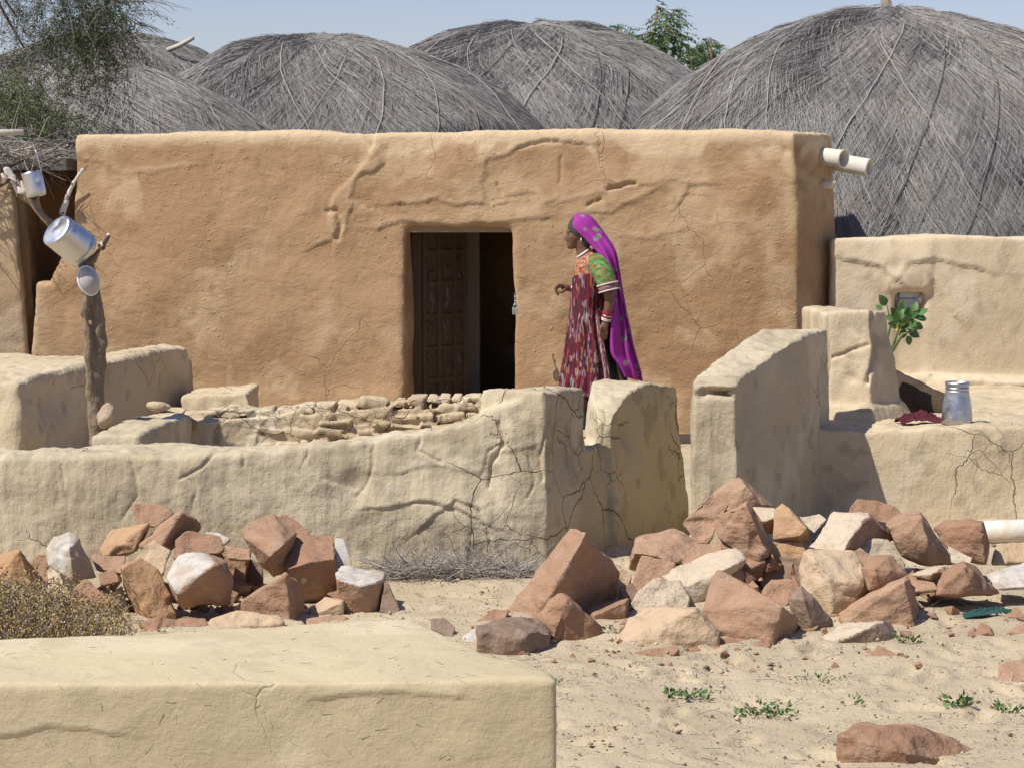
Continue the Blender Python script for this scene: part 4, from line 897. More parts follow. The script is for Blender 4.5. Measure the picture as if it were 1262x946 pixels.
def rock(label, mat, out, crease=(), Y=None, D=None, white=None, grp='L', back=.78, seed=None, wmat='w', snap=True):
    us = [p[0] for p in out]; vs = [p[1] for p in out]; vt, vb = min(vs), max(vs); um = sum(us) / len(us); vm = sum(vs) / len(vs)
    ub = [p[0] for p in out if p[1] == vb][0]; gp = ghit(ub, vb - 1.5); onground = Y is None
    if Y is None: Y = gp.y
    elif gp.y - Y < .42:
        onground = True
        if snap: Y = gp.y - .01
    if D is None: D = .75 * math.sqrt((max(us) - min(us)) * (vb - vt)) * Y / F + .04
    pts = []
    for p in out:
        d = p[2] if len(p) > 2 else .12 + .55 * ((vb - p[1]) / (vb - vt)) ** .9
        pts.append(W(p[0], p[1], Y + D * d))
    for p in crease: pts.append(W(p[0], p[1], Y + D * (p[2] if len(p) > 2 else 0)))
    for p in out: pts.append(W(um + (p[0] - um) * back, vm + (p[1] - vm) * back + 3, Y + D * (1.0 + .12 * rocks_rnd.random())))
    if onground:
        for p in list(pts):
            h = p.z - gz(p.x, p.y)
            if h < .10: pts.append(Vector((p.x, p.y + .02, gz(p.x, p.y) - .05)))
    bm = bmesh.new()
    for p in pts: bm.verts.new(p)
    r = bmesh.ops.convex_hull(bm, input=bm.verts, use_existing_faces=False)
    bmesh.ops.delete(bm, geom=list({g_ for g_ in r['geom_interior'] + r['geom_unused'] if isinstance(g_, bmesh.types.BMVert)}), context='VERTS')
    ctr = sum((v.co for v in bm.verts), Vector()) / len(bm.verts); cut = random.Random(rocks_rnd.randint(0, 99999))
    for q in range(2):            # spalled corners and edges
        n_ = Vector((cut.gauss(0, 1), cut.gauss(0, 1) - .3, cut.gauss(0, .9))).normalized(); far = max((v.co - ctr).dot(n_) for v in bm.verts)
        bmesh.ops.bisect_plane(bm, geom=bm.verts[:] + bm.edges[:] + bm.faces[:], plane_co=ctr + n_ * far * cut.uniform(.90, .975), plane_no=n_, clear_outer=True)
        r = bmesh.ops.convex_hull(bm, input=bm.verts); bmesh.ops.delete(bm, geom=list({g_ for g_ in r['geom_interior'] + r['geom_unused'] if isinstance(g_, bmesh.types.BMVert)}), context='VERTS')
    g = Geo(); bm.verts.ensure_lookup_table(); bm.verts.index_update(); g.add([v.co.copy() for v in bm.verts], [[v.index for v in f.verts] for f in bm.faces]); bm.free()
    size = (max(us) - min(us)) * Y / F
    me = remesh(g, max(.0052, min(.0072, size / 40)), 0, .35)
    P = get_co(me); N = get_no(me); sd = rocks_rnd.randint(0, 9999)
    d = .010 * fbm(P, 6, 3, sd) + .005 * vnoise(P, 22, sd + 1) - .012 * sstep(.25, .6, vnoise(P, 9, sd + 2)) * sstep(-.1, .3, vnoise(P, 4, sd + 3))
    P = P + N * d[:, None] * min(1, size / .25); set_co(me, P)
    c = Vector(P.mean(0)); c.z = P[:, 2].min()
    o = link_mesh('sandstone_block' if mat in 'rog' else 'stone', me, [MS[mat], MS[wmat]], None, c)
    if white:
        n = len(me.polygons); ce = np.empty(n * 3, np.float32); me.polygons.foreach_get('center', ce); ce = ce.reshape(-1, 3) + np.array(c); no = np.empty(n * 3, np.float32); me.polygons.foreach_get('normal', no); no = no.reshape(-1, 3)
        u, v = project(ce); wob = 2.2 * vnoise(ce, 25, 5)
        m = in_poly(u + wob, v + wob, white) & (no[:, 1] < .5)
        me.polygons.foreach_set('material_index', m.astype(np.int32))
    tag(o, label, 'stone', {'L': 'stones of the left heap', 'M': 'stones beside the large tilted slab', 'R': 'stones of the large right heap', 'S': 'single stones on the sand'}[grp])
    return o
_ = rock
# left heap ----------------------------------------------------------
_('orange block cut off by the left edge of the left heap', 'o', [(-14, 690), (0, 684), (24, 675, .3), (46, 707, .7), (40, 719, .6), (23, 723), (-12, 722)], [(25, 678), (33, 703), (37, 719)])
_('rounded boulder with whitewashed top at the left end of the left heap', 't', [(57, 675), (65, 659), (85, 655), (99, 665), (111, 691, .8), (119, 711, .8), (91, 716, .2), (83, 710), (59, 697)], [(86, 674), (90, 715)], Y=10.55, white=[(50, 650), (100, 650), (88, 672), (84, 706), (50, 700)])
_('crumbly tan rubble lump under the whitewashed boulder', 'c', [(58, 700), (84, 700), (98, 712), (100, 730), (80, 738), (58, 730)], Y=10.45)
_('flat reddish stone standing behind the whitewashed boulder', 'r', [(38, 690), (46, 682), (60, 684), (62, 720), (42, 722)], Y=10.75)
_('red block with a shaded underside just behind the dry bush', 'r', [(71, 739), (105, 711), (137, 739, .2), (139, 752, .5), (123, 756, .5), (91, 750)], [(124, 742), (136, 740)], Y=10.1)
_('smooth orange slab leaning at the back of the left heap, right of the boulder', 'o', [(123, 679), (139, 652), (162, 648), (184, 642), (189, 648), (170, 680, .8), (153, 686), (127, 686)], [(182, 646), (165, 680)], Y=10.9)
_('topmost reddish block at the back of the left heap', 'r', [(164, 622), (174, 619), (198, 622), (216, 632), (190, 650), (168, 648)], Y=11.1)
_('long red block with a dark right face, just below the topmost block', 'r', [(172, 672), (190, 652), (214, 634), (226, 628), (248, 644, .7), (248, 654, .8), (210, 680, .8), (192, 684)], [(222, 633), (196, 680)], Y=10.85)
_('dull pink stone in the middle of the left heap under the orange slab', 'r', [(112, 684), (155, 685), (152, 706), (119, 702)], Y=10.7)
_('pale grey wedge stone in the middle of the left heap', 't', [(180, 669), (190, 665), (210, 679), (200, 709), (178, 700), (158, 696)], Y=10.6)
_('red slab above the stone with the broad white face', 'r', [(214, 664), (230, 652), (273, 659), (277, 680), (245, 682), (212, 690)], Y=10.75)
_('block with a broad white face over a dark front, centre of the left heap', 'r', [(200, 709, .5), (214, 685, .75), (230, 677, .9), (245, 679, .9), (263, 695, .4), (279, 693, .6), (286, 715, .5), (285, 744, .5), (245, 748, .45), (222, 746, .45), (206, 719, .4)], [(216, 729, .05), (240, 712, 0), (264, 697, .1)], Y=10.15, D=.32, snap=False, white=[(195, 705), (212, 680), (232, 670), (250, 675), (266, 694), (240, 713), (217, 731)])
_('brown block right of the white faced stone', 'r', [(249, 677), (279, 679), (308, 685), (303, 699, .3), (297, 731, .2), (286, 732), (277, 697)], [(306, 690), (298, 728)], Y=10.6)
_('dark shaded stone wedged between two brown blocks', 'g', [(305, 686), (323, 695), (324, 716), (301, 730)], Y=10.6)
_('long orange slab leaning towards us in the front of the left heap', 'o', [(147, 697), (174, 687), (194, 703), (220, 754), (214, 759), (182, 763), (155, 722)], [(150, 700, .1), (184, 758, 0)], Y=10.05, D=.25)
_('small red chip between the boulder and the long leaning slab', 'r', [(121, 706), (141, 699), (148, 716), (124, 722)], Y=10.35)
_('small pale flat stone left of the long leaning slab', 'c', [(135, 732), (150, 721), (158, 748), (139, 756)], Y=10.12)
_('large red block whose pointed underside is dark, upper right of the left heap', 'r', [(299, 657, .4), (307, 644, .7), (337, 631, .9), (365, 657, .6), (354, 690, .5), (351, 707, .6), (337, 711, .5), (325, 699, .4)], [(333, 685, 0), (351, 670, .05)], Y=10.6, D=.34)
_('thin red stone peeping over the back of the upper right block', 'r', [(341, 636), (351, 632), (381, 655), (380, 668), (350, 668)], Y=10.95)
_('big cube-like block with a grey lower face at the right of the left heap', 'r', [(349, 667, .7), (361, 659, .8), (412, 657, .8), (415, 688, .3), (420, 732, .5), (373, 748, .35), (357, 717, .4), (350, 700, .35)], [(354, 701, .05), (382, 692, 0), (414, 688, .08)], Y=10.4, D=.34)
_('upright whitewashed stone behind the cube-like block', 'w', [(412, 661), (424, 663), (434, 690), (434, 700), (414, 700)], Y=10.75)
_('shaped block with a flat white top at the right end of the left heap', 'r', [(414, 705, .5), (420, 696, .9), (475, 704, .8), (477, 723, .6), (471, 757, .6), (457, 755, .3), (461, 739, .2), (416, 736, .2)], [(416, 713, .05), (444, 722, 0), (471, 715, .15)], Y=10.3, D=.3, white=[(410, 693), (478, 698), (474, 716), (444, 723), (414, 714)])
_('wide red block with a tan front edge in the front of the left heap', 'r', [(285, 748), (316, 727), (349, 704), (369, 715, .7), (373, 760, .8), (361, 769, .4), (349, 766)], [(353, 707), (358, 767)], Y=10.05)
_('small tan wedge at the foot of the cube-like block', 't', [(380, 748), (400, 733), (426, 737), (426, 747, .6), (396, 759, .5), (382, 758)], [(424, 740), (398, 752)], Y=10.05)
_('flat brown slab lying in front of the left heap', 'r', [(172, 768), (198, 758), (254, 760), (258, 770), (192, 781)], D=.22)
_('low tan slab lying in front of the wide red block', 't', [(254, 760), (285, 753), (345, 758), (349, 768), (262, 773)], D=.2)
_('low reddish slab in front of the small tan wedge', 'r', [(376, 761), (420, 756), (442, 760), (432, 768), (376, 770)], D=.2)
_('narrow brown stone leaning at the right end of the left heap', 'g', [(473, 717), (478, 716), (492, 750), (491, 756), (468, 757)], Y=10.35)
_('small white chip behind the white faced stone', 'w', [(252, 655), (269, 655), (284, 664), (277, 671), (262, 668)], Y=11.0)
_('small red stone behind the brown block in the left heap', 'r', [(277, 671), (309, 677), (309, 690), (280, 688)], Y=10.75)
# tilted slab group -------------------------------------------------------
_('largest stone, a long tilted slab leaning with its corner up', 'r', [(618, 762, .30), (703, 648, .22), (722, 655, .04), (762, 705, .85), (759, 733, .85), (715, 748, .42), (675, 745, .0), (650, 764, .08)], [(722, 656, .02), (676, 736, .0)], Y=10.25, D=.55, grp='M')
_('tan knob of stone against the back of the largest tilted slab', 't', [(754, 692), (779, 708), (774, 726), (760, 737)], Y=10.75, grp='M')
_('peaked red stone at the foot of the largest tilted slab', 'r', [(650, 762), (689, 731), (705, 739, .45), (740, 773, .6), (737, 781, .5), (686, 793, .05), (672, 780)], [(699, 738, .15), (684, 781, 0)], Y=9.95, grp='M')
_('rounded grey brown stone in front of the peaked red stone', 'g', [(588, 771, .4), (616, 763, .9), (664, 762, .9), (681, 777, .6), (680, 797, .4), (651, 808, .3), (607, 798, .2), (589, 790, .2)], [(590, 777, .1), (636, 790, .0), (657, 777, .1), (680, 780, .3)], Y=9.5, D=.3, grp='M')
_('small white stone left of the grey brown stone', 'w', [(569, 784), (588, 771), (596, 790), (576, 792)], Y=9.75, grp='M')
_('low brown stone behind the grey brown stone', 'r', [(586, 767), (607, 749), (628, 750), (620, 766)], Y=10.0, grp='M')
_('flat brown slab right of the peaked red stone', 'r', [(718, 750, .8), (772, 733, .9), (776, 736, .5), (775, 755, .4), (734, 764, .1)], [(733, 757, 0), (772, 740, .1)], Y=10.1, D=.25, grp='M')
_('small dark stone just behind the corner of the foreground platform', 'g', [(531, 761), (548, 761), (561, 771), (558, 786), (534, 774)], grp='M')
# right heap ---------------------------------------------------------------
_('large smooth red block high at the left of the right heap', 'r', [(838, 644), (877, 607), (899, 620), (880, 657), (873, 671), (858, 669)], Y=11.1)['group'] = 'stones of the large right heap'
def R_(label, mat, out, crease=(), **k): k['grp'] = 'R'; return _(label, mat, out, crease, **k)
R_('topmost red block of the right heap with a dark right edge', 'r', [(877, 608), (900, 590), (912, 587), (925, 595), (940, 613, .5), (954, 624, .8), (926, 642), (892, 642)], [(920, 597), (938, 622)], Y=11.25)
R_('dark edged red block at the left end of the right heap', 'r', [(774, 700, .5), (778, 680, .4), (784, 663, .7), (832, 650, .9), (846, 655, .8), (866, 675, .6), (850, 692, .4), (800, 708, .5)], [(782, 681, .1), (806, 684, 0), (832, 694, 0)], Y=10.7, D=.34)
R_('upright red stone under the dark edged block', 'r', [(778, 735), (781, 711), (791, 684), (816, 689), (832, 694), (822, 722), (792, 742)], Y=10.45)
R_('tall brown slab standing near the top of the right heap', 'r', [(877, 637), (920, 617), (927, 627), (950, 677, .6), (950, 689, .6), (930, 698), (882, 662)], [(921, 620), (946, 684)], Y=10.75)
R_('rounded red stone below the tall brown slab', 'r', [(880, 667), (890, 658), (930, 667), (947, 690, .5), (944, 712, .6), (937, 728, .5), (907, 711), (885, 690)], [(925, 700, .0), (942, 692, .1)], Y=10.45)
R_('long pale cream stone in the left of the right heap', 'c', [(812, 708, .3), (840, 696), (873, 680, .9), (907, 676, .9), (920, 689, .5), (907, 704, .3), (883, 715), (860, 746), (843, 731)], [(842, 722, 0), (900, 698, .05)], Y=10.25, D=.32)
R_('rough mottled stone below the cream stone', 's', [(789, 724), (806, 711), (838, 714), (851, 736), (848, 748), (784, 754), (776, 743)], Y=10.15)
R_('big red slab with a dark right facet in the front of the right heap', 'r', [(863, 751), (883, 700), (900, 707), (934, 734), (965, 747, .0), (995, 774, .75), (974, 791, .6), (954, 793, .05), (907, 783), (890, 778)], [(964, 750, 0), (954, 791, 0)], Y=9.75, D=.42)
R_('red stone directly behind the big front slab', 'r', [(934, 733), (950, 712), (984, 714), (988, 724), (974, 736), (967, 749)], Y=10.15)
R_('dark brown stone at the right shoulder of the big front slab', 'g', [(972, 736), (987, 720), (1007, 741, .4), (1027, 764, .6), (997, 778, .3), (980, 758)], [(990, 738), (1000, 770)], Y=10.05)
R_('broad low tan stone in front of the rough mottled stone', 't', [(752, 793), (778, 757), (800, 748), (858, 746), (888, 780), (886, 787), (840, 791), (790, 796)], [(858, 750, .3)], Y=9.8, D=.4)
R_('orange block near the top of the right heap', 'o', [(955, 627), (964, 620), (997, 649, .3), (999, 667, .6), (987, 675, .5), (952, 665)], [(985, 662), (995, 651)], Y=10.95)
R_('small block with pale top left of the orange block', 'o', [(927, 624, .8), (954, 625, .8), (961, 645, .5), (955, 658, .5), (944, 658, .3)], [(940, 643, 0), (959, 636, .1)], Y=11.05, D=.2, white=[(925, 620), (957, 622), (959, 637), (940, 643)], wmat='c')
R_('small pinkish cream stone right of the orange block', 'c', [(984, 636), (1010, 632), (1019, 640), (1004, 657), (993, 650)], Y=11.1)
R_('smooth orange brown slab in the middle of the right heap', 'o', [(947, 669), (990, 667), (993, 684), (980, 718), (944, 716)], Y=10.6)
R_('cream topped slab with a brown right face, upper middle of the right heap', 'r', [(995, 675, .1), (1027, 632, .8), (1071, 633, .75), (1101, 664, .9), (1083, 672, .8), (1041, 682, .1), (1018, 679, .05)], [(1070, 636, .45), (1047, 664, .1), (1041, 679, 0)], Y=10.55, D=.42, white=[(990, 678), (1027, 628), (1073, 631), (1048, 664), (1042, 682), (1010, 683)], wmat='c')
R_('reddish block at the back of the right heap behind the cream topped slab', 'r', [(1041, 631), (1057, 611), (1101, 622), (1116, 634), (1094, 646), (1068, 640)], Y=11.15)
R_('large dark faced block with a pale ridge at the right of the right heap', 'r', [(1091, 645), (1104, 637), (1133, 632, .6), (1174, 687, .9), (1174, 694, .8), (1141, 695, .3), (1112, 685, .1)], [(1134, 636, .15), (1144, 668, 0), (1143, 692, .1), (1094, 650, .1)], Y=10.75, D=.42)
R_('plain red block at the far right back of the right heap', 'r', [(1150, 651), (1164, 642), (1211, 642), (1219, 680, .4), (1216, 696, .4), (1174, 684)], [(1209, 645), (1214, 694)], Y=11.05)
R_('big curved tan block in the middle of the right heap', 't', [(989, 680), (997, 675), (1054, 680), (1074, 707, .6), (1071, 728, .6), (1031, 732, .4), (1024, 761, .5), (1017, 753), (990, 731), (986, 704)], [(1005, 690, .2), (1022, 712, 0), (1026, 735, 0), (1068, 722, .1)], Y=10.1, D=.42)
R_('speckled granite-like stone in the right heap', 's', [(1045, 678), (1067, 664), (1094, 665), (1121, 694), (1121, 709), (1105, 706)], Y=10.6)
R_('smooth reddish block in front of the speckled stone', 'r', [(1060, 700), (1075, 684), (1101, 682), (1118, 707), (1083, 727), (1070, 727)], [(1078, 700, 0), (1082, 722, 0)], Y=10.3)
R_('brown slab behind the smooth reddish block', 'r', [(1040, 684), (1060, 672), (1084, 690), (1078, 712), (1056, 704)], Y=10.45)
R_('big square faced red block at the lower right of the right heap', 'r', [(1031, 754), (1060, 735), (1114, 712), (1122, 714, .5), (1139, 767, .7), (1129, 773, .5), (1104, 772), (1041, 769)], [(1115, 715, 0), (1128, 771, .05)], Y=9.95, D=.32)
R_('low flat slab with pale top in front of the square faced block', 'g', [(1005, 788, .2), (1041, 769, .8), (1098, 763, .8), (1103, 784, .4), (1095, 791, .2), (1037, 794, .05)], [(1036, 788, 0), (1078, 771, .1)], D=.3, white=[(1000, 790), (1036, 765), (1099, 762), (1076, 771), (1040, 789)], wmat='c')
R_('small flat red chip lying on the sand in front of the low slab', 'r', [(1071, 809), (1081, 793), (1114, 806), (1094, 812)])
R_('pale topped flat stone under the dark faced block', 'r', [(1121, 708, .3), (1140, 699, .9), (1168, 694, .9), (1165, 705, .4), (1148, 715, .1)], [(1150, 706, .05)], Y=10.45, D=.22, white=[(1120, 710), (1140, 697), (1169, 693), (1150, 706), (1146, 711)], wmat='c')
R_('triangular stone with a dark right face at the right foot of the heap', 'r', [(1151, 734), (1161, 704), (1188, 692, .4), (1200, 699, .6), (1231, 730, .7), (1174, 736)], [(1190, 695, .1), (1198, 728, .05)], Y=10.3, D=.3)
R_('low red stone left of the triangular stone', 'r', [(1119, 712), (1151, 717), (1156, 727), (1122, 729)], Y=10.35, D=.2)
R_('cream flake between the dark faced block and the far red block', 'c', [(1166, 669), (1199, 687), (1196, 694), (1172, 694)], Y=10.8)
R_('tan stone at the right edge in front of the fallen pipe', 't', [(1222, 695), (1228, 672), (1240, 667), (1285, 667), (1285, 692)], Y=11.2)
R_('white stone at the right edge of the picture', 'w', [(1213, 708, .5), (1262, 690, .9), (1290, 690, .8), (1290, 722), (1225, 726, .1)], Y=10.45, D=.3)
R_('flat reddish stone sunk in the sand before the big front slab', 'r', [(843, 789), (900, 783), (950, 786), (952, 798), (850, 801)], D=.3)
R_('low red stone filling the foot of the heap behind the curved tan block', 'r', [(1030, 735), (1080, 722), (1100, 730), (1060, 752), (1030, 756)], Y=10.35)
R_('small brown stone in the gap under the dark edged block', 'g', [(762, 722), (780, 716), (792, 740), (776, 750)], Y=10.5)
R_('dark red stone in the hollow behind the cream stone', 'r', [(836, 690), (860, 668), (890, 668), (892, 690), (850, 704)], Y=10.7)
R_('brown stone buried in the middle of the right heap', 'g', [(925, 690), (950, 680), (990, 690), (985, 725), (940, 728)], Y=10.75)
def S_(label, mat, out, crease=(), **k): k['grp'] = 'S'; return _(label, mat, out, crease, **k)
S_('flat red chip on the sand between the slab and the right heap', 'r', [(783, 803), (832, 794), (838, 800), (829, 807), (790, 808)], D=.12)
S_('square red stone cut by the right edge of the picture', 'r', [(1231, 818), (1250, 814), (1290, 813), (1290, 846), (1231, 846)], D=.25)
S_('small red stone beside the green rag', 'r', [(1236, 762), (1250, 747), (1266, 762)], D=.14)
S_('low red stone below the green rag at the right edge', 'r', [(1241, 778), (1262, 766), (1285, 768), (1285, 784)], D=.16)
S_('long single sandstone block alone on the sand, bottom right', 'r', [(1033, 903, .3), (1063, 890, .8), (1127, 890, .7), (1178, 906, .8), (1203, 924, .7), (1199, 942, .5), (1141, 939, .2), (1123, 931, .1), (1072, 938, .15), (1035, 940, .1)], [(1126, 893, .45), (1118, 927, 0), (1036, 906, .1), (1060, 899, .2)], D=.34)

# small broken rubble filling the two heaps
rnd = random.Random(4); g = Geo()
def rub(x, y, z, s):
    bm = bmesh.new()
    for i in range(10): bm.verts.new(Vector((x, y, z)) + Vector((rnd.gauss(0, 1), rnd.gauss(0, 1), rnd.gauss(0, .7))).normalized() * s * rnd.uniform(.7, 1.1))
    r = bmesh.ops.convex_hull(bm, input=bm.verts); bmesh.ops.delete(bm, geom=list({q for q in r['geom_interior'] + r['geom_unused'] if isinstance(q, bmesh.types.BMVert)}), context='VERTS')
    bm.verts.index_update(); g.add([v.co.copy() for v in bm.verts], [[v.index for v in f.verts] for f in bm.faces]); bm.free()
for i in range(170):
    t = rnd.random()
    if i % 5 < 3:
        x = 0.75 + 1.25 * t; y = 10.65 + rnd.uniform(-.1, .5); h = .12 * math.exp(-((x - 1.1) / .45) ** 2)
    else:
        x = -1.9 + 1.25 * t; y = 10.6 + rnd.uniform(-.1, .45); h = .05
    rub(x, y, gz(x, y) + h * rnd.random() * min(1, (y - 10.3) / .3), rnd.uniform(.025, .06))
for i in range(150):
    x = rnd.gauss(.9, .8); y = rnd.uniform(9.2, 10.5)
    if x < -.2: continue
    rub(x, y, gz(x, y), rnd.uniform(.006, .024))
for i in range(50):
    x = rnd.uniform(.45, 2.2); y = rnd.uniform(9.75, 10.4); rub(x, y, gz(x, y) + .008, rnd.uniform(.015, .042))
o = g.build('rubble', M_red, None, smooth=False); tag(o, 'small broken rubble filling the gaps in the stone heaps', 'rubble', kind='stuff')
# ------------------------------------------------------------------ the woman
WY = 16.85
def wp(u, v, dy=0.0): return W(u, v, WY + dy)
wb_ = wp(733, 545); WO = thing('person', (wb_.x, WY, gz(wb_.x, WY)), 'woman in a magenta veil and printed maroon dress standing in profile by the doorway', 'person')
k = NT('brown_skin'); k.bump(k.noise(120, 2), .001); M_skin = k.done(k.mix(k.noise(30, 2), (0.135, 0.065, 0.038), (0.17, 0.085, 0.05)), .5); k.b.inputs['Specular IOR Level'].default_value = .4
g = Geo(); px = 1 / 176.3
I3 = Matrix.Identity(3)
g.ell(wp(715.5, 283), .088, .070, .098)                                  # skull
g.ell(wp(707, 292), .052, .055, .072)                                    # face
g.ell(wp(704.5, 301), .032, .036, .038)                                  # jaw
g.ell(wp(702, 304.5), .018, .020, .016, None, 10, 8)                     # chin
g.ell(wp(700.6, 285.2), .014, .045, .012, None, 10, 8)                   # brow
g.tube([wp(700.2, 286.5), wp(698.4, 291), wp(696.6, 295.2)], [.009, .0095, .0115], 8)   # nose
g.ell(wp(698.4, 296), .012, .017, .008, None, 8, 6)
g.ell(wp(699.6, 299.6), .010, .021, .0052, None, 10, 6); g.ell(wp(700.2, 301.4), .010, .018, .005, None, 10, 6)  # lips
g.ell(wp(705, 292.5, -.036), .024, .018, .022); g.ell(wp(705, 292.5, .036), .024, .018, .022)
g.ell(wp(717, 290, -.072), .016, .008, .026, Matrix.Rotation(.25, 3, 'Y'), 10, 8); g.ell(wp(717, 290, .072), .016, .008, .026, Matrix.Rotation(.25, 3, 'Y'), 10, 8)
g.tube([wp(715, 295), wp(718, 306), wp(722, 318)], [.050, .048, .058], 14)
g.loft([[wp(727 + a * math.cos(t), v, b * math.sin(t)) for t in np.linspace(0, 2 * math.pi, 20, endpoint=False)] for v, a, b in ((314, 7, .06), (322, 14, .14), (335, 17, .155), (360, 16, .14), (382, 15, .13), (402, 18, .155), (425, 17, .15))])
# arms, hands
g.tube([wp(737, 324, -.13), wp(745, 342, -.19), wp(750.5, 362, -.21), wp(751, 371, -.21), wp(749.5, 382, -.21), wp(746.5, 395, -.20)], [.052, .047, .040, .036, .032, .023], 12)
g.tube([wp(746.5, 395, -.20), wp(745.8, 400, -.20), wp(745, 406, -.195)], [.023, .028, .026], 10)
for i, (du, dl) in enumerate(((-4.2, 0), (-1.6, 1.2), (1.0, 1.0), (3.4, -.6))):
    g.tube([wp(745.2 + du * .7, 404, -.20), wp(745 + du, 410 + dl * .5, -.205), wp(744 + du, 415 + dl, -.19), wp(744.6 + du, 418 + dl, -.178)], [.0095, .009, .0082, .007], 8)
g.tube([wp(742.5, 400, -.21), wp(740.2, 405, -.222), wp(740, 410, -.222)], [.011, .0095, .0075], 8)
g.tube([wp(724, 324, .12), wp(722, 342, .17), wp(719, 356, .16), wp(712, 358, .13), wp(703.5, 356, .10)], [.052, .045, .038, .034, .024], 12)
g.tube([wp(703.5, 356, .10), wp(698, 354.5, .09), wp(693, 354.5, .085)], [.023, .026, .027], 10)
for i in range(4):
    dy = .060 + .017 * i; k0 = (0, 1, .6, -.5)[i] * .6
    g.tube([wp(694, 352 + i * .8, dy), wp(688.5 - k0, 350.5 + i * .9, dy - .006), wp(685 - k0, 354 + i, dy - .008), wp(686 - k0, 359 + i, dy - .004), wp(689, 361 + i, dy)], [.0105, .0098, .009, .0082, .007], 8)
g.tube([wp(697, 357, .068), wp(692, 360.5, .05), wp(688.5, 359.5, .046)], [.0115, .0098, .008], 8)
# legs, feet
for dy in (-.075, .075):
    g.tube([wp(730, 415, dy), wp(728, 470, dy), wp(730, 520, dy), wp(731, 541, dy)], [.085, .058, .046, .036], 12)
    a = wp(733, 545, dy); g.tube([Vector((a.x, a.y, gz(a.x, a.y) + .05)), Vector((a.x - .09, a.y, gz(a.x, a.y) + .035)), Vector((a.x - .17, a.y, gz(a.x, a.y) + .022))], [.04, .036, .02], 10)
me = remesh(g, .0048, 3)
link_mesh('body', me, M_skin, WO)
k = NT('dark_eye'); M_eye = k.done((0.02, 0.015, 0.012), .25); k = NT('eye_white'); M_eyew = k.done((0.55, 0.5, 0.45), .35)
for s in (-1, 1):
    g = Geo(); g.ell(wp(702.0, 289.3, s * .031), .0095, .010, .0075, None, 10, 8); e = g.build('eye', M_eyew, WO)
    g = Geo(); g.ell(wp(701.2, 289.3, s * .0345), .006, .0075, .006, None, 10, 8); g.build('iris', M_eye, e)
    g = Geo(); g.tube([wp(699.8, 286.2, s * .018), wp(701.2, 285.4, s * .036), wp(704.5, 286.4, s * .05)], [.003, .0035, .002], 6); g.build('eyebrow', M_eye, WO)
k = NT('grey_black_hair'); n1 = k.noise(1, 3, .6, vec=k.scale((120, 30, 60))); k.bump(n1, .004); M_hair = k.done(k.mix(n1, (0.02, 0.018, 0.016), (0.11, 0.10, 0.09)), .55)
g = Geo(); g.ell(wp(716.5, 281.2), .096, .078, .098, None, 20, 14); g.ell(wp(722, 293), .062, .070, .070); g.ell(wp(713.5, 284, -.058), .030, .020, .042); g.ell(wp(713.5, 284, .058), .030, .020, .042)
me = remesh(g, .006, 2); link_mesh('hair', me, M_hair, WO)
k = NT('silver'); k.b.inputs['Metallic'].default_value = 1; M_sil = k.done((0.8, 0.79, 0.76), .3)
g = Geo(); g.ell(wp(716.2, 296, -.080), .007, .005, .012, None, 8, 6); g.build('earring', M_sil, WO)

def chips(name, sc, cols, bump=.0):
    k = NT(name); v = k.n('ShaderNodeTexVoronoi'); k.l(k.warp(.02, 14, k.scale(sc)), v.inputs['Vector']); v.inputs['Scale'].default_value = 1
    sp = k.n('ShaderNodeSeparateColor'); k.l(v.outputs['Color'], sp.inputs[0]); r = k.n('ShaderNodeValToRGB'); r.color_ramp.interpolation = 'CONSTANT'; e = r.color_ramp.elements
    while len(e) < len(cols): e.new(.5)
    for i, c in enumerate(cols): e[i].position = i / len(cols); e[i].color = (*c, 1)
    k.l(sp.outputs[0], r.inputs[0])
    return k.done(k.mix(k.math('MULTIPLY', k.noise(90, 2), .35), r.outputs[0], (0.12, 0.03, 0.04)), .85)
mar = (0.115, 0.012, 0.024); mar2 = (0.19, 0.022, 0.042)
M_print = chips('maroon_print', (95, 95, 17), [mar, (0.02, 0.018, 0.02), mar, (0.28, 0.18, 0.20), mar, (0.20, 0.05, 0.08), mar, (0.02, 0.018, 0.02), mar2, (0.30, 0.12, 0.03), mar, (0.28, 0.27, 0.28), (0.09, 0.01, 0.02), (0.05, 0.008, 0.012)])
M_yoke = chips('orange_embroidery', (85, 85, 85), [(0.46, 0.17, 0.04), (0.34, 0.06, 0.03), (0.42, 0.24, 0.18), (0.48, 0.22, 0.06), (0.33, 0.24, 0.22), (0.12, 0.035, 0.02), (0.42, 0.35, 0.26), (0.42, 0.12, 0.04)])
M_green = chips('green_sleeve_print', (34, 34, 60), [(0.075, 0.20, 0.05), (0.065, 0.17, 0.045), (0.11, 0.26, 0.07), (0.25, 0.30, 0.12), (0.05, 0.15, 0.05), (0.32, 0.14, 0.05), (0.12, 0.29, 0.075)])
M_dark = chips('dark_green_skirt', (70, 70, 7), [(0.012, 0.022, 0.02), (0.02, 0.05, 0.04), (0.01, 0.012, 0.012), (0.05, 0.11, 0.085), (0.012, 0.02, 0.02), (0.02, 0.03, 0.03), (0.09, 0.03, 0.03)])
M_stripe = chips('striped_panel', (150, 150, 2), [(0.38, 0.20, 0.19), (0.12, 0.06, 0.07), (0.42, 0.30, 0.27), (0.22, 0.08, 0.09)])
M_cuff = chips('striped_cuff', (6, 6, 150), [(0.32, 0.13, 0.14), (0.2, 0.12, 0.13), (0.4, 0.3, 0.3), (0.3, 0.16, 0.17)])
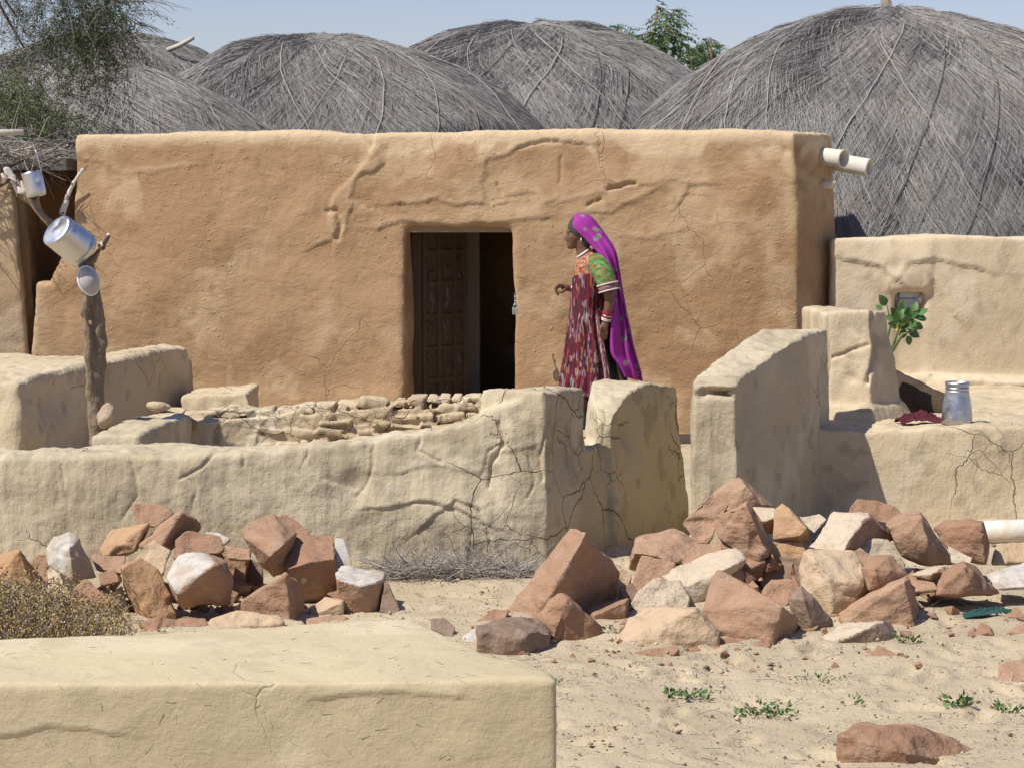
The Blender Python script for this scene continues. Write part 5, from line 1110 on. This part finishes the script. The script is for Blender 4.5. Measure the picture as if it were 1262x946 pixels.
RG = [((714, 318), (732, 306), .050), ((711, 321), (737, 312), .105), ((709, 328), (743, 320), .160), ((707, 345), (748, 340), .168), ((706, 362), (748, 360), .158), ((705, 380), (748, 382), .150),
      ((702, 400), (752, 402), .165), ((700, 420), (757, 422), .185), ((698, 445), (764, 446), .21), ((695, 470), (771, 472), .24), ((693, 500), (777, 500), .265), ((687, 530), (781, 532), .28)]
def ring_at(t):
    i = min(int(t), len(RG) - 2); f = t - i; a, b = RG[i], RG[i + 1]; L_ = lambda p, q: p + (q - p) * f
    return (L_(a[0][0], b[0][0]), L_(a[0][1], b[0][1])), (L_(a[1][0], b[1][0]), L_(a[1][1], b[1][1])), L_(a[2], b[2])
def garment(name, t0, t1, th0, th1, off, mat, pleat=1.0, nt_=60, na=150, seed=1, hem=0.0):
    V = []; full = abs(th1 - th0) > 6.2
    for i in range(nt_ + 1):
        for j in range(na + (0 if full else 1)):
            th = th0 + (th1 - th0) * j / na; t = t0 + (t1 - t0) * i / nt_ + hem * math.sin(th * 5 + seed) * (i / nt_)
            (uf, vf), (ub, vb_), hw = ring_at(max(0, min(t, len(RG) - 1.001)))
            c = math.cos(th); s = math.sin(th); am = pleat * .055 * max(0, min(1, (t - 3.2) / 5)) ; q = 1 + am * (math.sin(13 * th + .5 * math.sin(t * .9 + seed)) + .6 * math.sin(29 * th + t * .35)) + .02 * math.sin(5 * th + t * 1.5) * (t > 2)
            q += off / .14
            um, vm_ = (uf + ub) / 2, (vf + vb_) / 2
            V.append(wp(um + (uf - um) * c * q, vm_ + (vf - vm_) * c, -hw * s * q))
    n = na if full else na + 1; Fq = []
    for i in range(nt_):
        for j in range(n if full else n - 1): Fq.append((i * n + j, i * n + (j + 1) % n, (i + 1) * n + (j + 1) % n, (i + 1) * n + j))
    o = link_mesh(name, pymesh(name, V, Fq), mat, WO); m = o.modifiers.new('t', 'SOLIDIFY'); m.thickness = .003
garment('skirt', 4.6, 10.95, 0, 2 * math.pi, .004, M_dark, nt_=70, seed=3)
garment('blouse', 0, 3.15, 0, 2 * math.pi, .004, M_yoke, nt_=30)
garment('dress_front', 2.7, 9.75, -2.1, 1.85, .011, M_print, nt_=70, seed=5, hem=.15)
garment('striped_panel', 5.5, 9.2, 1.88, 2.05, .016, M_stripe, nt_=50, na=14, seed=6)
garment('dress_side', 2.7, 5.9, 1.7, 4.3, .008, M_print, nt_=26, na=60, seed=7)
for dy0, pts, rad in ((-1, [(734, 321, -.10), (740, 330, -.165), (746, 343, -.20), (750, 354, -.215)], [.066, .076, .074, .068]), (1, [(724, 321, .10), (723, 332, .155), (722, 345, .18)], [.066, .072, .066])):
    g = Geo(); g.tube([wp(*p) for p in pts], rad, 20, cap=False); me = g.mesh('sleeve'); o = link_mesh('sleeve', me, M_green, WO)
    m = o.modifiers.new('s', 'SUBSURF'); m.levels = m.render_levels = 2; m = o.modifiers.new('t', 'SOLIDIFY'); m.thickness = .003
g = Geo(); a, b = wp(748.6, 350, -.213), wp(750.6, 358, -.217); g.tube([a, b], [.0725, .070], 24, cap=False); o = g.build('cuff', M_cuff, WO); m = o.modifiers.new('t', 'SOLIDIFY'); m.thickness = .004
k = NT('white_trim'); M_wtrim = k.done((0.70, 0.66, 0.62), .7)
d = (b - a).normalized(); Mq = d.to_track_quat('Z', 'Y').to_matrix()
for p, r_ in ((a, .0745), (b, .072)):
    g = Geo(); g.tube([p + Mq @ Vector((r_ * math.cos(t), r_ * math.sin(t), 0)) for t in np.linspace(0, 2 * math.pi, 29)], .0045, 6, cap=False); g.build('cuff_trim', M_wtrim, WO)
g = Geo(); g.tube([wp(719.6 + 7.6 * math.cos(t) , 311 - 5.2 * math.cos(t) + .8, -.066 * math.sin(t)) for t in np.linspace(0, 2 * math.pi, 33)], .0075, 8, cap=False); g.build('necklace', M_wtrim, WO)
k = NT('red_bangle'); M_red_b = k.done((0.35, 0.03, 0.05), .4)
wd = (wp(746.5, 395, -.20) - wp(749, 384, -.21)).normalized(); Mq = wd.to_track_quat('Z', 'Y').to_matrix()
for i in range(6):
    p = wp(749.0, 385, -.21) + wd * .011 * i; r_ = .036 - .0012 * i
    g = Geo(); g.tube([p + Mq @ Vector((r_ * math.cos(t), r_ * math.sin(t), 0)) for t in np.linspace(0, 2 * math.pi, 25)], .0042, 6, cap=False); g.build('bangle', (M_red_b, M_red_b, M_sil, M_red_b, M_wtrim, M_wtrim)[i], WO)
for i in range(2):
    p = wp(706 - i * 1.6, 356.4, .105); g = Geo(); g.tube([p + Vector((0, .030 * math.cos(t), .030 * math.sin(t))) for t in np.linspace(0, 2 * math.pi, 25)], .004, 6, cap=False); g.build('bangle', M_sil, WO)
# veil
VR = [((707, 273, -.045), (708, 265.8)), ((706.6, 280, -.080), (716, 263.2)), ((712, 286.5, -.096), (728, 267)), ((719, 293, -.104), (736, 275.5)), ((731, 306, -.125), (746, 289)), ((740, 315, -.160), (755.5, 303)),
      ((748, 329, -.175), (759.5, 314)), ((753.5, 345, -.165), (762, 330)), ((755.5, 362, -.135), (766, 358)), ((754, 382, -.165), (771, 384)), ((753, 402, -.185), (776, 405)), ((753, 422, -.19), (780, 424)), ((755, 438, -.19), (785, 442)), ((764, 451, -.19), (789, 456)), ((771, 466, -.18), (791, 470))]
def cat(p0, p1, p2, p3, t): return 0.5 * (2 * p1 + (p2 - p0) * t + (2 * p0 - 5 * p1 + 4 * p2 - p3) * t * t + (3 * p1 - p0 - 3 * p2 + p3) * t ** 3)
rows = [np.array([*a, *b]) for a, b in VR]; V = []; nr = 0; na = 56
for i in range(len(rows) - 1):
    for q in range(8):
        r_ = cat(rows[max(i - 1, 0)], rows[i], rows[i + 1], rows[min(i + 2, len(rows) - 1)], q / 8); tt_ = i + q / 8
        for j in range(na + 1):
            ph = math.pi * j / na; s = math.sin(ph) ** .8; am = max(0, min(1, (tt_ - 2.5) / 5))
            wv = am * (2.6 * math.sin(ph * 8 + tt_ * .35) + 1.6 * math.sin(ph * 17 - tt_ * .4) + .8 * math.sin(ph * 31 + tt_))
            V.append(wp(r_[0] + (r_[3] - r_[0]) * s + wv * (.35 + .65 * math.cos(ph) ** 2), r_[1] + (r_[4] - r_[1]) * s + .3 * wv, r_[2] * math.cos(ph) + .028 * am * math.sin(ph * 11 + tt_ * .3)))
        nr += 1
Fq = [(i * (na + 1) + j, i * (na + 1) + j + 1, (i + 1) * (na + 1) + j + 1, (i + 1) * (na + 1) + j) for i in range(nr - 1) for j in range(na)]
k = NT('magenta_veil'); vd = k.vor(12, 'F1', k.warp(.06, 9), rnd=1.0); dot = k.math('MULTIPLY', k.ramp(vd, .18, .32, lo=1, hi=0), k.ramp(k.noise(40, 2), .3, .5))
M_veil = k.done(k.mix(dot, k.mix(k.noise(6, 2), (0.25, 0.022, 0.215), (0.36, 0.045, 0.31)), (0.22, 0.23, 0.17)), .8)
o = link_mesh('veil', pymesh('veil', V, Fq), M_veil, WO); m = o.modifiers.new('t', 'SOLIDIFY'); m.thickness = .003
# ------------------------------------------------------------------ trees and plants
def leafcloud(name, mat, pts, dirs, L_, wd, parent, seed=0, extra=None):
    """one mesh of small pointed leaves; pts, dirs (n,3)"""
    rnd = np.random.default_rng(seed); n = len(pts); d = dirs / (np.linalg.norm(dirs, axis=1)[:, None] + 1e-9)
    r = rnd.normal(0, 1, (n, 3)); s = np.cross(d, r); s /= np.linalg.norm(s, axis=1)[:, None] + 1e-9
    Ls = (L_ * rnd.uniform(.6, 1.3, n))[:, None]; ws = (wd * rnd.uniform(.7, 1.2, n))[:, None]
    nn_ = np.cross(d, s)
    V = np.stack([pts, pts + d * Ls * .45 + s * ws + nn_ * ws * .3, pts + d * Ls, pts + d * Ls * .45 - s * ws + nn_ * ws * .3], 1)
    T = np.repeat(rnd.random(n), 4)
    return link_mesh(name, npmesh(name, V.reshape(-1, 3), np.arange(n * 4).reshape(n, 4), False, T), mat, parent)
def foliage(name, ca, cb, tr=0.0):
    k = NT(name); ta = k.n('ShaderNodeAttribute', attribute_name='tone').outputs['Fac']; return k.done(k.mix(ta, ca, cb), .6)
M_neem = foliage('neem_leaf', (0.035, 0.085, 0.025), (0.12, 0.21, 0.06))
M_aca = foliage('thorn_tree_leaf', (0.022, 0.038, 0.012), (0.075, 0.10, 0.035))
M_acag = foliage('thorn_tree_young_leaf', (0.07, 0.10, 0.025), (0.15, 0.19, 0.06))
M_dry = foliage('dry_brown_leaf', (0.20, 0.13, 0.05), (0.45, 0.33, 0.15))
M_weed = foliage('weed_leaf', (0.06, 0.12, 0.035), (0.16, 0.24, 0.08))
M_branch = M_bark
# neem behind the huts
def neem(uc, Y, clumps, seed, label, base_u):
    rnd = random.Random(seed); b = W(base_u, 300, Y); z0 = gz(b.x, Y); T = thing('neem_tree', (b.x, Y, z0), label, 'tree', 'green trees behind the thatched huts')
    g = Geo(); fork = Vector((b.x, Y, 2.3)); g.tube([Vector((b.x, Y, z0 - .1)), Vector((b.x + .08, Y, 1.2)), fork], [.14, .11, .09], 9); tips = []
    P = []; Dn = []
    for (u, v, r_, n) in clumps:
        c = W(u, v, Y + rnd.uniform(-.25, .25)); g.tube([fork, fork.lerp(c, .5) + Vector((rnd.uniform(-.1, .1), 0, -.05)), c], [.06, .035, .012], 6)
        for i in range(n):
            a = Vector((rnd.gauss(0, 1), rnd.gauss(0, 1), rnd.gauss(0, 1))).normalized(); tw = c + a * (r_ * rnd.random() ** .5)
            q = 9; dr = Vector((a.x, a.y, a.z * .4 - .25)).normalized(); g.tube([tw - dr * .05, tw + dr * .16], [.004, .002], 3)
            for j in range(q):
                t = j / (q - 1); base = tw + dr * .17 * t - Vector((0, 0, .05 * t * t))
                side = dr.cross(Vector((0, 0, 1))).normalized() * (1 if j % 2 else -1)
                P.append(base); Dn.append(side * .8 + dr * .5 + Vector((0, 0, rnd.uniform(-.9, -.1))))
    g.build('trunk', M_branch, T)
    leafcloud('crown', M_neem, np.array(P), np.array(Dn), .075, .012, T, seed)
neem(810, 34.0, [(762, 50, .20, 40), (778, 58, .22, 44), (798, 62, .22, 30), (815, 50, .24, 40), (825, 32, .24, 46), (822, 18, .14, 16), (832, 48, .2, 30), (810, 8, .05, 4), (764, 32, .08, 6), (812, 68, .25, 36), (795, 42, .10, 10), (770, 80, .4, 50), (820, 84, .35, 50), (840, 58, .10, 8)], 3, 'green leafy tree rising between the middle and the right thatched domes', 805)
neem(865, 37.0, [(858, 66, .16, 30), (868, 72, .18, 34), (872, 54, .12, 14), (880, 62, .10, 10), (850, 72, .10, 10), (862, 84, .25, 40), (876, 48, .06, 5)], 5, 'smaller green tree top right beside the left slope of the big dome', 866)
# thorny tree, top left
Yt = 20.8; tb = Vector((W(-150, 300, Yt).x, Yt + .4, .1)); TT = thing('thorn_tree', tb, 'thorny dark green tree with thin drooping twigs hanging in from the top left', 'tree')
rnd = random.Random(8); g = Geo(); crown0 = W(-60, -60, Yt)
g.tube([tb + Vector((0, 0, -.2)), tb + Vector((.1, -.1, 1.3)), tb + Vector((.35, -.2, 2.4)), crown0], [.16, .12, .09, .06], 10)
limbs = []
for (u, v, dy) in ((60, -40, 0), (140, -45, .3), (20, 20, -.2), (95, 0, .2), (150, 5, -.1), (-30, 70, 0), (185, -30, 0), (30, 60, .3)):
    e = W(u, v, Yt + dy); m_ = crown0.lerp(e, .5) + Vector((0, rnd.uniform(-.1, .1), .15)); g.tube([crown0, m_, e], [.03, .018, .008], 7); limbs.append((crown0, m_, e))
g.build('trunk', M_branch, TT)
P = []; Dn = []; P2 = []; D2 = []; V = []; Fq = []; T_ = []
def twig(p, d, L_, r0, leafy, green):
    seg = 7; up = d.orthogonal().normalized(); b = len(V); tn = rnd.random()
    for j in range(seg + 1):
        t = j / seg; w = d.cross(up).normalized(); up = w.cross(d).normalized(); r_ = r0 * (1 - .7 * t)
        for q in range(3):
            a = 2.094 * q; V.append(tuple(p + (up * math.cos(a) + w * math.sin(a)) * r_)); T_.append(tn * .5)
        if j:
            for q in range(int(leafy)):
                pp = p + Vector((rnd.gauss(0, .02), rnd.gauss(0, .02), rnd.gauss(0, .02))); dd_ = Vector((rnd.gauss(0, 1), rnd.gauss(0, 1), rnd.gauss(0, 1) - .4))
                (P2 if green else P).append(pp); (D2 if green else Dn).append(dd_)
        p = p + d * (L_ / seg); d = (d + Vector((rnd.gauss(0, .12), rnd.gauss(0, .12), rnd.gauss(0, .12) - .10))).normalized()
    for j in range(seg):
        for q in range(3): a0 = b + j * 3 + q; a1 = b + j * 3 + (q + 1) % 3; Fq.append((a0, a1, a1 + 3, a0 + 3))
for (u, v, su, sv, n, lf, gr) in ((110, 10, 34, 24, 430, 7, 0), (95, 55, 30, 26, 240, 6, 0), (115, 85, 26, 22, 90, 4, 0), (60, 20, 40, 30, 160, 3, 0), (20, 60, 26, 40, 170, 3, 0), (20, 120, 26, 26, 240, 7, 1), (50, 150, 34, 12, 150, 6, 1), (150, 30, 26, 26, 110, 2, 0), (10, 10, 22, 20, 110, 2, 0), (5, 150, 16, 18, 130, 7, 1)):
    for i in range(int(n * .62)):
        uu = rnd.gauss(u, su); vv = rnd.gauss(v, sv)
        if uu > 172 or vv > 170: continue
        p = W(uu, vv, Yt + rnd.gauss(0, .28)); d = Vector((rnd.gauss(.1, .6), rnd.gauss(0, .6), rnd.gauss(-.45, .6))).normalized()
        twig(p, d, rnd.uniform(.12, .42), rnd.uniform(.0018, .004), lf, gr)
for (u, v, du, dv, L_) in ((150, 0, .9, -.1, .55), (160, 20, .8, -.5, .4), (165, 5, 1, .1, .35), (150, 40, .6, -.8, .3), (170, 30, .9, -.4, .25), (155, 15, 1, -.7, .4), (165, 0, 1, -.15, .42), (140, 30, .7, -.9, .4)):
    for q in range(3): twig(W(u + rnd.gauss(0, 4), v + rnd.gauss(0, 4), Yt), Vector((du, rnd.gauss(0, .2), dv + .15)).normalized(), L_ * rnd.uniform(.7, 1.1), .004, .5, 0)
link_mesh('twigs', npmesh('twigs', V, Fq, False, T_), M_twig, TT)
leafcloud('crown', M_aca, np.array(P), np.array(Dn), .024, .0045, TT, 4)
leafcloud('green_foliage', M_acag, np.array(P2), np.array(D2), .024, .0045, TT, 6)
# dry bush at the left
def gnd(u, v): p = G(u, v, -.02); return Vector((p.x, p.y, gz(p.x, p.y)))
bc = gnd(60, 782); DB = thing('dry_bush', bc, 'low dry yellow brown bush in front of the left stone heap', 'bush')
P = []; Dn = []; V = []; Fq = []; T_ = []; rnd = random.Random(12)
for i in range(620):
    u = rnd.triangular(-60, 172, 20); p0 = gnd(u, rnd.uniform(752, 798)); h = (.20 - .10 * max(0, u - 60) / 110) * rnd.uniform(.35, 1.1)
    d = Vector((rnd.gauss(0, .5), rnd.gauss(0, .4), 1)).normalized(); up = d.orthogonal().normalized(); b = len(V); p = p0.copy()
    for j in range(4):
        w = d.cross(up).normalized()
        for q in range(3): a = 2.094 * q; V.append(tuple(p + (up * math.cos(a) + w * math.sin(a)) * .0016)); T_.append(.5)
        for q in range(9 if j else 0):
            P.append(p + Vector((rnd.gauss(0, .014), rnd.gauss(0, .014), rnd.gauss(0, .014)))); Dn.append(Vector((rnd.gauss(0, 1), rnd.gauss(0, 1), rnd.gauss(.2, 1))))
        p = p + d * h / 3; d = (d + Vector((rnd.gauss(0, .3), rnd.gauss(0, .3), rnd.gauss(0, .2)))).normalized()
    for j in range(3):
        for q in range(3): a0 = b + j * 3 + q; a1 = b + j * 3 + (q + 1) % 3; Fq.append((a0, a1, a1 + 3, a0 + 3))
link_mesh('stems', npmesh('stems', V, Fq, False, T_), M_twig, DB)['kind'] = 'stuff'
leafcloud('foliage', M_dry, np.array(P), np.array(Dn), .014, .0045, DB, 9)
# brushwood lying along the wall
k = NT('bleached_brushwood'); ta = k.n('ShaderNodeAttribute', attribute_name='tone').outputs['Fac']; M_bleach = k.done(k.mix(ta, (0.14, 0.12, 0.10), (0.52, 0.48, 0.43)), .9)
def f(r):
    t = r.random(); x = -.62 + .70 * t; y = 11.33 + r.uniform(-.14, .10); h = .07 * (1 - .5 * t) * r.random() ** 1.3
    return (x, y, gz(x, y) + h + .004), (r.uniform(-1, 1), r.uniform(-.5, .3), r.uniform(-.25, .55)), r.uniform(.06, .22), r.uniform(.0012, .003), .32
o = link_mesh('brushwood', twigs('bw', M_bleach, 950, f, 21, seg=5), M_bleach, None); tag(o, 'tangle of bleached dry twigs along the foot of the courtyard wall', 'brushwood', kind='stuff')
# weeds on the sand
def weed(u, v, n, r_, label, L_=.035, seed=0):
    rnd = random.Random(seed); c = gnd(u, v); P = []; Dn = []
    for i in range(int(n * .75)):
        a = rnd.uniform(0, 6.28); q = r_ * rnd.random() ** .6; x, y = c.x + q * math.cos(a), c.y + q * .6 * math.sin(a)
        P.append(Vector((x, y, gz(x, y) + rnd.uniform(.0, .03)))); Dn.append(Vector((math.cos(a) + rnd.gauss(0, .5), math.sin(a) + rnd.gauss(0, .5), rnd.uniform(.1, 1.3))))
    T = thing('weed', c, label, 'weed', 'green weeds on the sand')
    leafcloud('leaves', M_weed, np.array(P), np.array(Dn), L_ * .62, L_ * .19, T, seed)
    g = Geo()
    g_n = 1
    for i in range(g_n): a = rnd.uniform(0, 6.28); g.tube([c + Vector((0, 0, -.01)), c + Vector((math.cos(a) * r_ * .5, math.sin(a) * r_ * .3, .02)), c + Vector((math.cos(a) * r_ * .9, math.sin(a) * r_ * .5, .015))], [.002, .0018, .001], 4)
    g.build('stem', M_stem, T)
weed(856, 850, 90, .07, 'green weed just right of the foreground platform and below the flat red slab', .034, 1)
weed(832, 855, 26, .035, 'small upright dark weed left of the weed below the flat red slab', .045, 2)
weed(945, 866, 150, .12, 'widest spreading green weed in the middle of the open sand', .036, 3)
weed(1178, 864, 50, .05, 'weed between the single sandstone block and the square red stone', .045, 4)
weed(1240, 864, 50, .05, 'weed directly below the square red stone at the right edge', .042, 5)
weed(1117, 788, 60, .06, 'weed at the right end of the pale topped low slab', .032, 6)
weed(1012, 826, 60, .11, 'sparse weed midway between the small red chip and the widest weed', .024, 7)
weed(1052, 861, 20, .04, 'tiny weed right of the widest weed', .03, 8)
weed(686, 840, 18, .035, 'tiny weed beside the corner of the foreground platform', .03, 9)
weed(748, 782, 24, .04, 'wispy weed at the foot of the peaked red stone', .03, 10)
# green rag
k = NT('teal_cloth'); k.bump(k.noise(40, 3), .004); M_teal = k.done(k.mix(k.noise(14, 3), (0.02, 0.06, 0.055), (0.04, 0.11, 0.09)), .9)
c = gnd(1222, 760); rag('rag', c, .12, .03, .035, M_teal, 'crumpled dark teal rag lying on the sand near the right edge', 'rag', 9, rot=.25)
# loose straw, crumbs and droppings over the sand (nobody could count them)
rnd = np.random.default_rng(3); N = 8000
x = rnd.uniform(-1.6, 3.4, N); y = 7.0 + 6.2 * rnd.random(N) ** 1.15; z = ground_z(np.stack([x, y, 0 * x], 1)) + .004
s = rnd.lognormal(-5.7, .5, N).clip(.0015, .014); s[:260] = rnd.uniform(.007, .017, 260)
oc = np.array([(1, 0, 0), (-1, 0, 0), (0, 1, 0), (0, -1, 0), (0, 0, .8), (0, 0, -.5)]); V = (np.stack([x, y, z], 1)[:, None] + oc[None] * s[:, None, None] * rnd.uniform(.5, 1.3, (N, 6, 1)))
tr = np.array([(0, 2, 4), (2, 1, 4), (1, 3, 4), (3, 0, 4), (2, 0, 5), (1, 2, 5), (3, 1, 5), (0, 3, 5)]); Q = (np.arange(N) * 6)[:, None, None] + tr[None]
k = NT('sand_crumbs'); ta = k.n('ShaderNodeAttribute', attribute_name='tone').outputs['Fac']; M_crumb = k.done(k.mix(k.ramp(ta, .2, .9), (0.16, 0.11, 0.07), (0.50, 0.40, 0.28)), .95)
o = link_mesh('gravel', npmesh('gravel', V.reshape(-1, 3), Q.reshape(-1, 3), False, np.repeat(rnd.random(N), 6)), M_crumb); tag(o, 'small crumbs of earth and stone scattered over the sand', 'gravel', kind='stuff')
def f(r):
    x = r.uniform(-1.5, 3.3); y = 7.1 + 5 * r.random()
    return (x, y, gz(x, y) + .008), (r.uniform(-1, 1), r.uniform(-1, 1), r.uniform(-.05, .12)), r.uniform(.02, .13), r.uniform(.0008, .0018), .15
o = link_mesh('straw_litter', twigs('sl', M_bleach, 900, f, 31, seg=3), M_bleach, None); tag(o, 'dry straw and twig litter scattered over the sand', 'straw', kind='stuff')

def f(r):
    top_ = r.random() < .6
    if top_:
        q = r.random(); w = r.random(); a_ = fA.lerp(fL, q); b_ = bA.lerp(bL, q); p = a_.lerp(b_, w); return (p.x, p.y, zf + .004 + .006 * r.random()), (r.uniform(-1, 1), r.uniform(-1, 1), r.uniform(-.08, .08)), r.uniform(.01, .05), r.uniform(.0006, .0012), .15
    q = r.random(); p = fA.lerp(fL, q); return (p.x, p.y - .003, zf - r.uniform(.01, .22)), (r.uniform(-1, 1), r.uniform(-.12, .05), r.uniform(-1, 1)), r.uniform(.01, .035), r.uniform(.0006, .0011), .1
o = link_mesh('straw_bits', twigs('sb', M_bleach, 130, f, 41, seg=2), M_bleach, None); tag(o, 'chopped straw bits stuck in the mud of the foreground platform', 'straw', kind='stuff')
